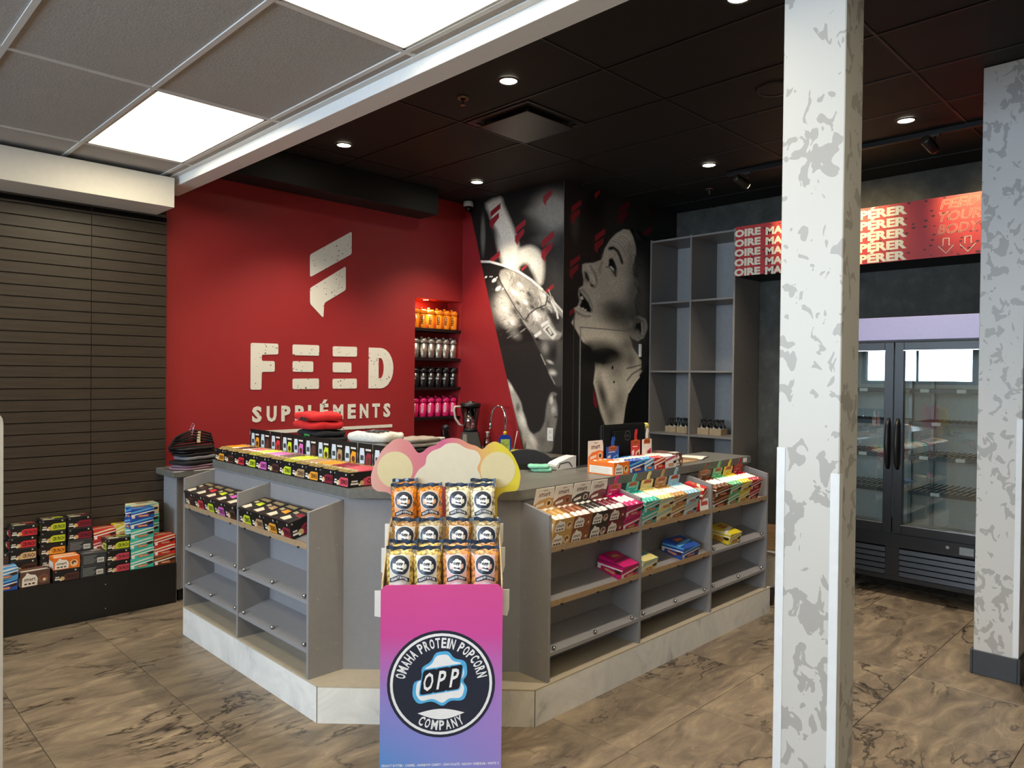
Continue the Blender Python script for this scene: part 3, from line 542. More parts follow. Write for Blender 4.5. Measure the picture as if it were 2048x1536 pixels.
# flat chamfer panel
MB().prism([(1.983, 3.157), (2.598, 2.520), (2.600, 2.522), (1.985, 3.160)], 0.18, 1.045).obj('corner_panel', GREY, sc_)
tag(MB().prism([(1.965, 4.692), (1.965, 3.095), (2.565, 2.49), (4.96, 2.49), (4.96, 2.87), (3.34, 2.87), (2.95, 3.25), (2.75, 3.75), (2.62, 4.0), (2.62, 4.692)], 1.046, 1.093).obj('worktop', SLAB, bevel=0.003), 'slate grey laminate worktop running over the angled service counter', 'worktop')
box('price_sticker', (4.84, 2.4885, 1.056), (4.895, 2.4896, 1.086), C('#e8e8e6', 0.5), bpy.data.objects['worktop'])
TILT = 0.045
def shelf_unit(label, axis, posts, front, back):
    t = thing('shelf_unit', label, 'shelf unit'); sg = 1
    def T(u, w, z): return (w, u, z) if axis == 'y' else (u, w, z)
    ax = 'y' if axis == 'y' else 'x'
    for p in posts:
        MB().prism([(front, 0.178), (back, 0.178), (back, 1.03), (front, 0.988)], p-0.009, p+0.009, axis=ax).obj('divider', GREY, t, 0.001)
        for zz in (0.32, 0.56, 0.81):
            for w in (front+0.05, back-0.04):
                if p in (posts[0], posts[-1]) and ((axis == 'y' and p == min(posts)) or (axis == 'x' and p == min(posts))):
                    c = T(p-0.0095, w, zz); MB().lathe([(0.0045, 0), (0.0045, 0.0012)], 8, T=Matrix.Translation(c)@(Matrix.Rotation(PI/2, 4, 'X') if axis == 'y' else Matrix.Rotation(-PI/2, 4, 'Y'))).obj('screw_cap', C('#a29c98', 0.5), t)
    ps = sorted(posts)
    for a, b in zip(ps[:-1], ps[1:]):
        lo, hi = a+0.0095, b-0.0095
        MB().prism([(back-0.004, 0.179), (back-0.0005, 0.179), (back-0.0005, 1.03), (back-0.004, 1.03)], lo, hi, axis=ax).obj('back_panel', GREY, t)
        for zf in (0.318, 0.556, 0.820):
            s = MB().prism([(front+0.004, zf-0.018), (back-0.005, zf-0.018+TILT), (back-0.005, zf+TILT), (front+0.004, zf)], lo, hi, axis=ax).obj('shelf', GREY, t)
    return t
UL = shelf_unit('grey two-bay display shelves on the left side of the counter', 'y', [4.70, 3.935, 3.165], 1.79, 1.983)
UR = shelf_unit('grey three-bay display shelves on the right side of the counter', 'x', [2.607, 3.36, 4.13, 4.895], 2.33, 2.520)
def rail(axis, lo, hi, front, zf, par):
    ax = axis
    MB().prism([(front+0.0005, zf-0.014), (front+0.004, zf-0.014), (front+0.004, zf+0.013), (front+0.0005, zf+0.013)], lo+0.011, hi-0.011, axis=ax).obj('front_rail', MDF, par)
    for k in (0.12, 0.5, 0.88):
        u = lo+(hi-lo)*k; a = (front-0.003, u-0.007, zf-0.019) if axis == 'y' else (u-0.007, front-0.003, zf-0.019); b = (front+0.001, u+0.007, zf-0.011) if axis == 'y' else (u+0.007, front+0.001, zf-0.011)
        box('rail_clip', a, b, BLACK, par)
pegm = MB().lathe([(0.004, 0), (0.004, 0.006), (0.0095, 0.007), (0.0105, 0.012), (0.0095, 0.018), (0.003, 0.02)], 10).mesh('peg', STEEL)
def pegs(axis, lo, hi, front, zf, par):
    for k in (0.07, 0.5, 0.93):
        u = lo+(hi-lo)*k; w = front+0.014; link('peg', pegm, par, (w, u, zf+0.0015) if axis == 'y' else (u, w, zf+0.0015))
for lo, hi in ((3.165, 3.935), (3.935, 4.70)):
    rail('y', lo, hi, 1.79, 0.820, UL)
    for zf in (0.318, 0.556): pegs('y', lo, hi, 1.79, zf, UL)
for n, (lo, hi) in enumerate(((2.607, 3.36), (3.36, 4.13), (4.13, 4.895))):
    rail('x', lo, hi, 2.33, 0.820, UR)
    if n < 2: rail('x', lo, hi, 2.33, 0.556, UR)
    else: pegs('x', lo, hi, 2.33, 0.556, UR)
    pegs('x', lo, hi, 2.33, 0.318, UR)
# black bench under the slat wall
bn = thing('display_bench', 'low black display bench along the dark slatted wall', 'bench')
box('front_panel', (-2.0, 5.385, 0), (1.998, 5.40, 0.286), C('#151414', 0.42), bn); box('seat_board', (-2.0, 5.40, 0.268), (1.998, 5.639, 0.286), C('#1a1919', 0.42), bn)
for px_, py_ in ((211, 1169), (211, 1217)):
    p = at_y(px_, py_, 5.384); MB().lathe([(0.005, 0), (0.004, 0.002)], 8, T=Matrix.Translation((p.x, 5.385, p.z))@Matrix.Rotation(PI/2, 4, 'X')).obj('screw', STEEL, bn)
# back counter on the red wall and sink counter on the mural wall
bc = thing('back_counter', 'grey back cabinet along the red wall with a slate top', 'cabinet')
box('carcass', (2.004, 5.40, 0.09), (4.34, 5.676, 0.908), GREY, bc); box('end_panel', (2.0, 5.392, 0.0), (2.004, 5.639, 0.908), C('#8f9094', 0.42, var=0.03), bc); box('kick_board', (2.03, 5.43, 0), (4.34, 5.6, 0.09), BLACK, bc); box('filler_strip', (2.0045, 5.386, 0.09), (2.03, 5.3995, 0.908), C('#6d6865', 0.5), bc)
box('top', (1.945, 5.31, 0.908), (4.34, 5.6775, 0.952), SLAB, bc, 0.003)
sk = thing('sink_counter', 'dark grey sink counter below the boxing ball mural', 'counter')
box('carcass', (4.40, 4.24, 0.0), (4.945, 5.67, 0.908), C('#4a4744', 0.5), sk); box('top', (4.345, 4.205, 0.908), (4.9475, 5.6775, 0.952), C('#5a5650', 0.35, var=0.1), sk, 0.003); box('niche_top', (4.352, 5.68, 0.902), (4.9455, 5.898, 0.952), C('#5a5650', 0.35, var=0.1), sk)
ds = thing('inner_desk', 'dark low desk behind the right arm of the counter', 'desk')
box('top', (3.98, 2.885, 0.98), (4.92, 3.40, 1.005), C('#232120', 0.4), ds); [box('side_panel', (x, 2.90, 0), (x+0.02, 3.38, 0.98), C('#2c2a29', 0.5), ds) for x in (4.0, 4.89)]

# ------------------------------------------------------------------ tall open cabinet
cb_ = thing('open_cabinet', 'tall grey open cabinet with two columns of square compartments', 'cabinet')
X0, X1, YA, YM, YB = 6.30, 6.79, 4.285, 3.82, 3.355
BR = C('#7c7671', 0.45, var=0.04)
for y in (YA, YM, YB): box('upright', (X0, y-0.0095, 0), (X1, y+0.0095, 3.06), BR, cb_, 0.0012)
for a, b in ((YB, YM), (YM, YA)):
    for z in (0.10, 0.50, 1.085, 1.715, 2.41, 3.041): box('shelf', (X0+0.001, a+0.0097, z-0.0095), (X1, b-0.0097, z+0.0095), BR, cb_, 0.001)
    box('back_panel', (X1, a+0.003, 0.02), (X1+0.006, b-0.003, 3.05), C('#908f8e', 0.5), cb_)
for k in range(7):
    z = 0.3+k*0.33; MB().lathe([(0.005, 0), (0.004, 0.002)], 8, T=Matrix.Translation((X1-0.03 if k % 2 else X0+0.25, YB-0.0096, z))@Matrix.Rotation(PI/2, 4, 'X')).obj('screw', STEEL, cb_)
# ------------------------------------------------------------------ red sign over the fridges
sg = thing('overhead_sign', 'long red overhead sign with rows of cream words above the fridges', 'sign')
box('bulkhead', (6.305, -0.9, 2.606), (6.799, 3.344, 3.066), C('#0b0a0a', 0.6), sg); 
def m_sign():
    m, nt, b = nodes_of('red_perforated_print')
    tc = N(nt, 'TexCoord'); v = N(nt, 'TexVoronoi', Scale=26.0, Randomness=0.55)
    mp = N(nt, 'Mapping'); mp.inputs['Scale'].default_value = (0.0, 0.62, 1.0); nt.links.new(tc.outputs['Object'], mp.inputs[0]); nt.links.new(mp.outputs[0], v.inputs['Vector'])
    n2 = N(nt, 'TexNoise', Scale=2.1, Detail=1.0); nt.links.new(mp.outputs[0], n2.inputs['Vector'])
    ma = N(nt, 'Math', _operation='MULTIPLY_ADD'); nt.links.new(n2.outputs[0], ma.inputs[0]); ma.inputs[1].default_value = -0.75; nt.links.new(v.outputs['Distance'], ma.inputs[2])
    ad = N(nt, 'Math', _operation='ADD'); ad.inputs[1].default_value = 0.5; nt.links.new(ma.outputs[0], ad.inputs[0])
    c = ramp(nt, ad.outputs[0], [(0.0, '#541516'), (0.33, '#541516'), (0.36, '#b82b2a'), (1.0, '#b82b2a')])
    nt.links.new(c, b.inputs['Base Color']); b.inputs['Roughness'].default_value = 0.5; return m
box('face', (6.298, -0.9, 2.606), (6.305, 3.344, 3.066), m_sign(), sg)
CREAM = C('#e6dcc4', 0.5, var=0.02)
def sign_text(s, px0, px1, py, hpx, name='lettering', shear=0.0, outline=0.0, bold=0.05):
    """words on the sign face, placed between two photo columns at a photo row (measured at px0)"""
    a, b = at_x(px0, py, 6.297), at_x(px1, py, 6.297); zt, zb_ = at_x(px0, py-hpx/2, 6.297).z, at_x(px0, py+hpx/2, 6.297).z
    vf = bbox_fit(text_mesh(s, 0.2, bold=bold, shear=shear, outline=outline, ext=0.0), abs(a.y-b.y), zt-zb_)
    MB().add([(6.2965+p[1], (a.y+b.y)/2-p[0], (zt+zb_)/2+p[2]) for p in vf[0]], vf[1]).obj(name, CREAM, sg)
dz = 0.0905
rows = [3.015-dz*k for k in range(5)]
def row_text(s, y0, y1, z, h, acc=False):
    vf = bbox_fit(text_mesh(s, 0.2, bold=0.05), abs(y0-y1), h)
    MB().add([(6.2965+p[1], (y0+y1)/2-p[0], z+p[2]) for p in vf[0]], vf[1]).obj('lettering', CREAM, sg)
ya, yb = at_x(1469, 500, 6.297).y, at_x(1521, 495, 6.297).y
yc, yd = at_x(1531, 495, 6.297).y, at_x(1724, 420, 6.297).y
ye = at_x(1814, 470, 6.297).y
wO = ya-yb
for k in range(5):
    row_text('OIRE', ya, yb, rows[k]-0.012, 0.072)
    row_text('MANGER', yc, yc-0.44, rows[k]-0.005-0.02 if k < 4 else rows[k]-0.02, 0.072)
    row_text('RÉCUPÉRER', ye+0.69, ye, rows[k]+0.003, 0.092)
sign_text('FEED', 1880, 1961, 410, 19, outline=0.0034, shear=0.22); sign_text('YOUR', 1877, 1963, 435, 20, outline=0.0034, shear=0.22); sign_text('BODY', 1875, 1962, 460, 20, outline=0.0034, shear=0.22)
for pa in (1892, 1936):
    c = at_x(pa, 491 if pa < 1900 else 487, 6.297)
    pts = [(-.02, .055), (.02, .055), (.02, .0), (.052, .0), (0, -.06), (-.052, 0), (-.02, 0)]
    MB().tube([(6.2965, c.y-p[0], c.z+p[1]) for p in pts+pts[:1]], 0.0034, 6).obj('arrow', CREAM, sg)

# ------------------------------------------------------------------ two-door glass fridge
fg = thing('display_fridge', 'black two-door glass display fridge with a mauve lit header', 'fridge')
FX, FY0, FY1 = 6.0, 1.165, 2.535; YMID = (FY0+FY1)/2
FB = C('#121214', 0.35)
mb = MB().box((FX+0.04, FY0, 0.12), (6.75, FY0+0.03, 2.13)).box((FX+0.04, FY1-0.03, 0.12), (6.75, FY1, 2.13)).box((6.72, FY0+0.03, 0.12), (6.75, FY1-0.03, 2.13)).box((FX+0.04, FY0+0.03, 2.08), (6.72, FY1-0.03, 2.13)).box((FX+0.04, FY0+0.03, 0.12), (6.72, FY1-0.03, 0.45))
mb.obj('cabinet_body', FB, fg, 0.003)
INN = C('#b9bcba', 0.5)
mb = MB().box((6.70, FY0+0.031, 0.451), (6.719, FY1-0.031, 2.079)).box((FX+0.06, FY0+0.031, 0.451), (6.70, FY0+0.036, 2.079)).box((FX+0.06, FY1-0.036, 0.451), (6.70, FY1-0.031, 2.079)).box((FX+0.06, FY0+0.036, 0.451), (6.70, FY1-0.036, 0.456)); mb.obj('inner_lining', INN, fg)
hd = MB().box((FX, FY0, 1.958), (FX+0.04, FY1, 2.135)).obj('header', C('#9a93b8', 0.32, var=0.02), fg, 0.004)
box('header_trim', (FX-0.004, FY0, 1.945), (FX+0.04, FY1, 1.958), BLACK, fg)
for k, (a, b) in enumerate(((FY0+0.003, YMID-0.003), (YMID+0.003, FY1-0.003))):
    d = MB().box((FX-0.03, a, 0.49), (FX+0.02, a+0.065, 1.94)).box((FX-0.03, b-0.065, 0.49), (FX+0.02, b, 1.94)).box((FX-0.03, a+0.065, 0.49), (FX+0.02, b-0.065, 0.56)).box((FX-0.03, a+0.065, 1.875), (FX+0.02, b-0.065, 1.94)).obj('door', FB, fg, 0.002)
    box('pane', (FX-0.012, a+0.065, 0.56), (FX-0.008, b-0.065, 1.875), GLASS2, d)
    MB().box((FX-0.0315, a+0.06, 0.553), (FX-0.0295, b-0.06, 0.559)).box((FX-0.0315, a+0.06, 1.876), (FX-0.0295, b-0.06, 1.881)).obj('edge_trim', STEEL, d)
    yh = b-0.03 if k == 0 else a+0.03
    MB().tube([(FX-0.03, yh, 0.98), (FX-0.06, yh, 1.02), (FX-0.07, yh, 1.16), (FX-0.06, yh, 1.31), (FX-0.03, yh, 1.36)], [0.012, 0.016, 0.019, 0.016, 0.012], 8).obj('handle', BLACK, d)
    for q, zs in enumerate((0.80, 1.07, 1.33, 1.58)):
        sm = MB()
        for w in range(14): yy = a+0.075+(b-a-0.15)*w/13; sm.box((6.12, yy-0.003, zs), (6.68, yy+0.003, zs+0.006))
        sm.box((6.115, a+0.07, zs-0.022), (6.121, b-0.07, zs+0.008)); sm.box((6.4, a+0.07, zs-0.004), (6.406, b-0.07, zs+0.002)); s = sm.obj('wire_shelf', C('#3d4143', 0.4, 0.4), fg)
        for f in ((0.25, 0.7) if q % 2 else (0.55,)): box('price_tag', (6.112, a+0.1+(b-a)*f*0.8, zs-0.018), (6.1145, a+0.16+(b-a)*f*0.8, zs+0.008), C('#d9d7d0', 0.6), s)
    for yy in (a+0.08, b-0.08): box('shelf_post', (6.66, yy-0.012, 0.46), (6.68, yy+0.012, 2.07), C('#8d9090', 0.4, 0.5), fg)
for yy in (FY0+0.05, YMID-0.01, FY1-0.07): box('inner_lamp', (FX+0.045, yy, 0.6), (FX+0.058, yy+0.02, 1.9), C('#e8f4f0', 0.5, emit=0.8), fg)
box('lower_panel', (FX-0.01, FY0, 0.38), (FX+0.038, FY1, 0.482), FB, fg, 0.002)
for k, (a, b) in enumerate(((FY0+0.04, YMID-0.05), (YMID+0.05, FY1-0.04))):
    for q in range(5): MB().prism([(FX-0.012, 0.335-q*0.043), (FX+0.03, 0.345-q*0.043), (FX+0.03, 0.375-q*0.043), (FX-0.006, 0.368-q*0.043)], a, b, axis='y').obj('louvre', C('#1c1c1e', 0.35), fg)
box('centre_post', (FX-0.008, YMID-0.048, 0.15), (FX+0.038, YMID+0.048, 0.38), FB, fg); box('bottom_rail', (FX-0.01, FY0, 0.125), (FX+0.038, FY1, 0.158), FB, fg)
box('control_display', (FX-0.013, 1.31, 0.40), (FX-0.0095, 1.40, 0.455), C('#8d9496', 0.3), fg); MB().lathe([(0.012, 0), (0.012, 0.006)], 12, T=Matrix.Translation((FX-0.01, 1.475, 0.44))@Matrix.Rotation(-PI/2, 4, 'Y')).obj('lock', STEEL, fg)
for x in (6.08, 6.68):
    for y in (FY0+0.08, FY1-0.08): MB().lathe([(0.045, -0.015), (0.045, 0.015)], 16, T=Matrix.Translation((x, y, 0.0455))@Matrix.Rotation(PI/2, 4, 'X')).box((x-0.02, y-0.022, 0.06), (x+0.02, y+0.022, 0.12)).obj('caster', C('#2b2b2c', 0.5), fg)

# ------------------------------------------------------------------ things on the black ceiling
spots = [(688, 291, 'recessed downlight nearest the left end of the black ceiling'), (1017, 163, 'recessed downlight nearest the white beam, above the air vent'), (954, 365, 'recessed downlight in front of the small dome camera'), (1418, 331, 'recessed downlight above the tall open cabinet'), (1812, 242, 'recessed downlight between the two patterned pillars'), (1478, -4, 'recessed downlight cut by the top edge of the photo')]
def downlight(p, lab, grp, rad=0.052, power=120, par=None):
    t = thing('downlight', lab, 'downlight', p, 0, grp)
    MB().lathe([(rad*1.25, 0.003), (rad*1.22, -0.003), (rad, -0.004), (rad*0.97, 0.003)], 24, cap=False).obj('trim_ring', C('#2a2725', 0.4), t); MB().lathe([(rad*0.97, 0.0005), (rad*0.97, 0.003)], 24).obj('lens', C('#fff6df', 0.5, emit=28.0), t)
    l = bpy.data.lights.new('downlight_beam', 'SPOT'); l.energy = power; l.color = (1.0, 0.88, 0.70); l.spot_size = R(100); l.spot_blend = 0.7; l.shadow_soft_size = 0.05
    o = bpy.data.objects.new('downlight_beam', l); COL.objects.link(o); o.location = (p[0], p[1], p[2]-0.012)
for x, y, lab in spots:
    p = at_z(x, y, ZB-0.004); downlight((p.x, p.y, ZB-0.002), lab, 'round downlights in the black ceiling')
v0 = (3.655, 3.53)
vt = thing('ceiling_vent', 'black square air vent in the black ceiling', 'vent', (v0[0], v0[1], ZB)); 
m = MB()
for a, b in (((-.3, -.3, -.004), (.3, -.25, .003)), ((-.3, .25, -.004), (.3, .3, .003)), ((-.3, -.25, -.004), (-.25, .25, .003)), ((.25, -.25, -.004), (.3, .25, .003))): m.box(a, b)
m.obj('frame', C('#191412', 0.4), vt, 0.002); MB().box((-.235, -.235, -.035), (.235, .235, -.028)).obj('plaque', C('#171311', 0.4), vt, 0.003)
for x, y in ((-.2, -.2), (.2, .2), (-.2, .2), (.2, -.2)): MB().box((x-.012, y-.002, -.03), (x+.012, y+.002, .0)).obj('hanger', STEEL, vt)
for k, (x, y, lab) in enumerate(((926, 196, 'sprinkler head with chrome ring beside the air vent'), (1419, 378, 'small sprinkler head below the rear downlight'))):
    p = at_z(x, y, ZB); t = thing('sprinkler', lab, 'sprinkler', (p.x, p.y, ZB), 0, 'ceiling sprinklers')
    MB().lathe([(0.04, 0), (0.036, -0.008), (0.025, -0.01), (0.02, -0.006)], 20, cap=False).obj('cover_ring', C('#7d6a5c', 0.3, 0.8), t); MB().lathe([(0.008, 0), (0.008, -0.03), (0.004, -0.04), (0.016, -0.045), (0.016, -0.047)], 10).obj('nozzle', C('#8a7767', 0.3, 0.8), t)
p = at_z(1551, 178, ZB); t = thing('ceiling_speaker', 'round black ceiling speaker half hidden by the near pillar', 'speaker', (p.x, p.y, ZB)); MB().lathe([(0.115, 0.001), (0.112, -0.008), (0.095, -0.008)], 28, cap=False).obj('rim', C('#1d1816', 0.4), t); MB().lathe([(0.096, -0.002), (0.096, -0.004)], 28).obj('grille', C('#060505', 0.6), t)
tr = thing('track_rail', 'thin black lighting track on the ceiling in front of the sign', 'track')
MB().box((5.70, -1.6, ZB-0.035), (5.735, 3.12, ZB-0.0015)).obj('rail', C('#0b0a0a', 0.4), tr)
for k, (x, y, lab) in enumerate(((1511, 352, 'black track spotlight to the left of the near pillar'), (1883, 280, 'black track spotlight between the two pillars'), (None, None, 'black track spotlight hidden behind the near pillar'))):
    yy = at_z(x, y, ZB-0.035).y if x else 2.42
    t = thing('track_spotlight', lab, 'spotlight', (5.717, yy, ZB-0.035), 0, 'spotlights on the track')
    MB().box((-.015, -.03, -.012), (.015, .03, 0)).lathe([(0.006, -0.05), (0.006, -0.01)], 8).obj('mount', C('#0b0a0a', 0.4), t)
    hdn = link('head', MB().lathe([(0.03, 0), (0.036, 0.02), (0.036, 0.13), (0.03, 0.14)], 16).mesh('head', C('#0c0b0b', 0.4)), t, (0.0, 0, -0.11))
    tgt = Vector((6.3-5.717, (-0.28, -0.16, -0.12)[k], 2.98-(ZB-0.145))); hdn.rotation_euler = (-tgt).to_track_quat('Z', 'Y').to_euler()
    link('lens', MB().lathe([(0.028, -0.0015), (0.028, -0.0005)], 16).mesh('lens', C('#fff0c8', 0.5, emit=20)), hdn)
    l = bpy.data.lights.new('track_beam', 'SPOT'); l.energy = 36; l.color = (1.0, 0.74, 0.34); l.spot_size = R(70); l.spot_blend = 1.0; l.shadow_soft_size = 0.03
    o = bpy.data.objects.new('track_beam', l); COL.objects.link(o); o.location = Vector((5.717, yy, ZB-0.145))+tgt.normalized()*0.012; o.rotation_euler = tgt.to_track_quat('-Z', 'Y').to_euler()
p = at_x(937, 402, 4.90); t = thing('dome_camera', 'small white dome camera at the top corner of the mural', 'camera', (4.90, p.y, ZB-0.035))
MB().lathe([(0.045, 0.033), (0.052, 0.025), (0.052, -0.01), (0.046, -0.02)], 20).obj('housing', C('#cfcfce', 0.4), t); MB().lathe([(0.042, -0.02), (0.038, -0.045), (0.024, -0.062), (0.006, -0.07)], 18).obj('dome', C('#120d0d', 0.1), t)
# niche: shelves, shaker bottles and its own little lamp
downlight((at_z(859, 599, 2.408).x, 5.78, 2.409), 'small warm downlight in the top of the shaker bottle niche', 'niche lamp', 0.036, 42)
SH = [2.118, 1.826, 1.534, 1.236]
def shaker(body, cap, txt, vertical):
    """tapered shaker cup, z up, with a screw lid, spout cap and printed word"""
    a = MB().lathe([(0.036, 0), (0.038, 0.006), (0.044, 0.15)], 20).mesh('cup', C(body, 0.3, 0.9 if body == '#b7b3ab' else 0.0, coat=0.3))
    b = MB().lathe([(0.047, 0.146), (0.048, 0.15), (0.048, 0.172), (0.044, 0.18), (0.03, 0.186)], 20).mesh('lid', C(cap, 0.35, 0.8 if cap == '#a5a19a' else 0.0))
    c = MB().lathe([(0.014, 0.186), (0.014, 0.205), (0.011, 0.209)], 12, T=Matrix.Translation((-0.016, -0.004, 0))).box((-0.014, -0.006, 0.186), (0.034, 0.006, 0.194)).mesh('spout_cap', C(cap, 0.35))
    vf = bbox_fit(text_mesh('FEED', 0.05, bold=0.03), 0.085 if vertical else 0.036, 0.026 if vertical else 0.015)
    vv = []
    for q in vf[0]:
        x, z = (-q[2], q[0]) if vertical else (q[0], q[2]); z += 0.085; rr = 0.0385+0.006*(z/0.15)+0.0012; th = x/rr; vv.append((rr*math.sin(th), -rr*math.cos(th), z))
    d = MB().add(vv, vf[1]).mesh('printed_word', C(txt, 0.5)); return a, b, c, d
ROWS = [('orange', '#f08a12', '#ea8310', '#241a10', True), ('silver steel', '#b7b3ab', '#a5a19a', '#f2f0ea', False), ('black', '#141519', '#101114', '#e8e8e8', False), ('hot pink', '#d21b66', '#cf1a63', '#f4e9ec', True)]
sh = thing('niche_shelves', 'four thin black shelves in the red wall niche', 'shelf')
for z in SH: box('shelf', (4.353, 5.682, z-0.028), (4.9455, 5.897, z), C('#0d0b0b', 0.5), sh)
ords = ['first', 'second', 'third', 'fourth', 'fifth', 'sixth']
for (nm, b, c, tx, ver), z in zip(ROWS, SH):
    ms = shaker(b, c, tx, ver)
    for k in range(6):
        t = thing('shaker_bottle', '%s shaker bottle, %s from the left on its niche shelf' % (nm, ords[k]), 'bottle', (4.405+k*0.0975, 5.755+random.uniform(-.006, .006), z+0.0005), R(-38)+random.uniform(-.25, .25), '%s shaker bottles in the niche' % nm)
        for me in ms: link(me.name.split('.')[0], me, t)
p = at_x(1101, 869, 4.95); t = thing('wall_socket', 'white double wall socket on the mural below the printed hand', 'socket', (4.951, p.y, p.z)); MB().box((-.008, -.036, -.06), (0, .036, .06)).obj('plate', C('#dcdad4', 0.35), t, 0.003)
for zz in (-.024, .024): MB().box((-.0095, -.017, zz-.014), (-.008, .017, zz+.014)).obj('outlet', C('#c9c6bf', 0.4), t)
# ------------------------------------------------------------------ snack cartons
_cc = {}
class Decals:
    """flat print on the faces of a carton; f front, l left, r right, t top; u,v in 0..1"""
    def __init__(s, w, d, h): s.w, s.d, s.h = w, d, h; s.m = MB(); s.mats = []; s.F = []
    def mi(s, col):
        mt = C(col, 0.42, var=0.03)
        if mt not in s.mats: s.mats.append(mt)
        return s.mats.index(mt)
    def P(s, face, u, v, e):
        w, d, h = s.w, s.d, s.h
        return {'f': (-w/2+u*w, -e, v*h), 'l': (-w/2-e, d*(1-u), v*h), 'r': (w/2+e, d*u, v*h), 't': (-w/2+u*w, v*d, h+e)}[face]
    def dim(s, face): return {'f': (s.w, s.h), 'l': (s.d, s.h), 'r': (s.d, s.h), 't': (s.w, s.d)}[face]
    def poly(s, face, pts, col, lay=1): s.F.append(face); s.m.quad([s.P(face, u, v, 0.0004*lay) for u, v in pts], s.mi(col)); return s
    def rect(s, face, u0, v0, u1, v1, col, lay=1): return s.poly(face, [(u0, v0), (u1, v0), (u1, v1), (u0, v1)], col, lay)
    def disc(s, face, u, v, r, col, lay=1, n=10):
        a, b = s.dim(face); return s.poly(face, [(u+r*b/a*math.cos(2*PI*k/n), v+r*math.sin(2*PI*k/n)) for k in range(n)], col, lay)
    def text(s, face, body, u, v, wu, hv, col, lay=2, bold=0.03, shear=0.0):
        a, b = s.dim(face); vs, fs = bbox_fit(text_mesh(body, 0.1, bold=bold, shear=shear, res=1), wu*a, hv*b); s.F += [face]*len(fs)
        s.m.add([s.P(face, u+p[0]/a, v+p[2]/b, 0.0004*lay) for p in vs], fs, s.mi(col)); return s
    def split(s, zmax=1e9):
        out = []
        for faces, nm in (('ft', 'front_print'), ('l', 'side_print'), ('r', 'side_print')):
            keep = [i for i, f in enumerate(s.m.f) if s.F[i] in faces and max(s.m.v[k][2] for k in f) < zmax]
            if not keep: continue
            idx = sorted({k for i in keep for k in s.m.f[i]}); mp = {k: j for j, k in enumerate(idx)}; q = MB()
            q.v = [s.m.v[k] for k in idx]; q.f = [tuple(mp[k] for k in s.m.f[i]) for i in keep]; q.m = [s.m.m[i] for i in keep]; q.s = [False]*len(keep); out.append(q.mesh(nm, s.mats))
        return out
def dec_crunch(D, acc, dark='#1c1011', face='f'):
    for f, x0 in ((face, 0.38), ('l', 0.36), ('r', 0.36)):
        D.poly(f, [(x0, .07), (.93, .07), (.96, .14), (.96, .64), (x0+.12, .64), (x0, .5)], acc); D.rect(f, x0+.16, .17, .92, .5, dark, 2) if False else None
        D.text(f, 'CRUNCH', (x0+.06+.95)/2, .35, .46, .34, dark, 3, bold=.02)
        D.rect(f, .05, .18, .24, .30, '#e9e4da', 1); D.rect(f, .07, .36, .22, .46, '#d9d4ca', 1); D.disc(f, .33, .26, .17, '#d8b27a', 2); D.disc(f, .27, .16, .08, '#efe4cc', 3)
        D.rect(f, .80, .78, .86, .9, '#d9d4ca', 1); D.rect(f, .06, .80, .12, .90, '#8d8a84', 1)
    D.poly('t', [(.05, .12), (.5, .08), (.6, .3), (.2, .42)], '#cfc6b0'); D.poly('t', [(.5, .45), (.95, .40), (.95, .62), (.55, .66)], acc); D.poly('t', [(.1, .55), (.42, .52), (.40, .66), (.12, .7)], '#b9a988'); D.poly('t', [(.1, .78), (.9, .74), (.88, .9), (.15, .92)], '#8f7c58')
def dec_back(D):
    for f in ('f', 'r', 'l'):
        for k in range(6): D.rect(f, .08, .15+.12*k, .5+.06*(k % 3), .20+.12*k, '#85888c')
        D.rect(f, .62, .14, .9, .55, '#d7d6d2'); D.text(f, 'llllllll', .76, .34, .2, .2, '#222222', 3, 0)
    D.rect('t', .1, .1, .5, .4, '#6d6f73'); D.rect('t', .5, .5, .9, .85, '#8f8a80')
def dec_smart(D, acc, pale, word):
    for f in ('f', 'r'):
        D.poly(f, [(.05, .06), (.56, .06), (.58, .5), (.5, .74), (.34, .80), (.22, .95), (.16, .76), (.06, .6)], '#efe9df'); D.text(f, 'smart', .31, .5, .38, .2, word, 3, .01)
        for k in range(3): D.rect(f, .13+.13*k, .16, .22+.13*k, .27, word, 2)
        D.disc(f, .77, .42, .30, pale, 2); D.disc(f, .77, .46, .18, '#7a4426', 3); D.disc(f, .80, .36, .1, '#e6cfae', 4)
    D.rect('l', .06, .08, .94, .66, '#eee9e1')
    for k in range(4): D.rect('l', .12, .16+.12*k, .84-.05*(k % 2), .185+.12*k, '#b9b2a8', 2)
    D.poly('t', [(.05, .1), (.95, .1), (.95, .3), (.05, .42)], '#efe9df'); D.poly('t', [(.1, .55), (.9, .5), (.9, .85), (.1, .9)], pale)
def dec_bomb(D, acc, lite, bar='#3a1d14'):
    for f in ('f', 'r', 'l'):
        D.poly(f, [(.0, .55), (1, .92), (1, 1), (.78, 1), (0, .70)], lite); D.poly(f, [(0, .30), (.6, .5), (1, .66), (1, .74), (0, .42)], '#f2efe8')
        D.rect(f, .30, .14, .74, .36, '#b9552a', 2); D.text(f, 'GRENADE', .52, .25, .38, .12, '#f4d9b0', 3, .02)
        D.poly(f, [(.66, .5), (.94, .62), (.98, .4), (.8, .3)], bar, 2); D.rect(f, .03, .08, .16, .34, '#ece8df', 1)
    D.poly('t', [(0, .2), (1, .45), (1, .6), (0, .4)], lite); D.rect('t', .3, .55, .75, .85, '#b9552a', 2); D.text('t', 'GRENADE', .52, .7, .38, .1, '#f4d9b0', 3, .02)
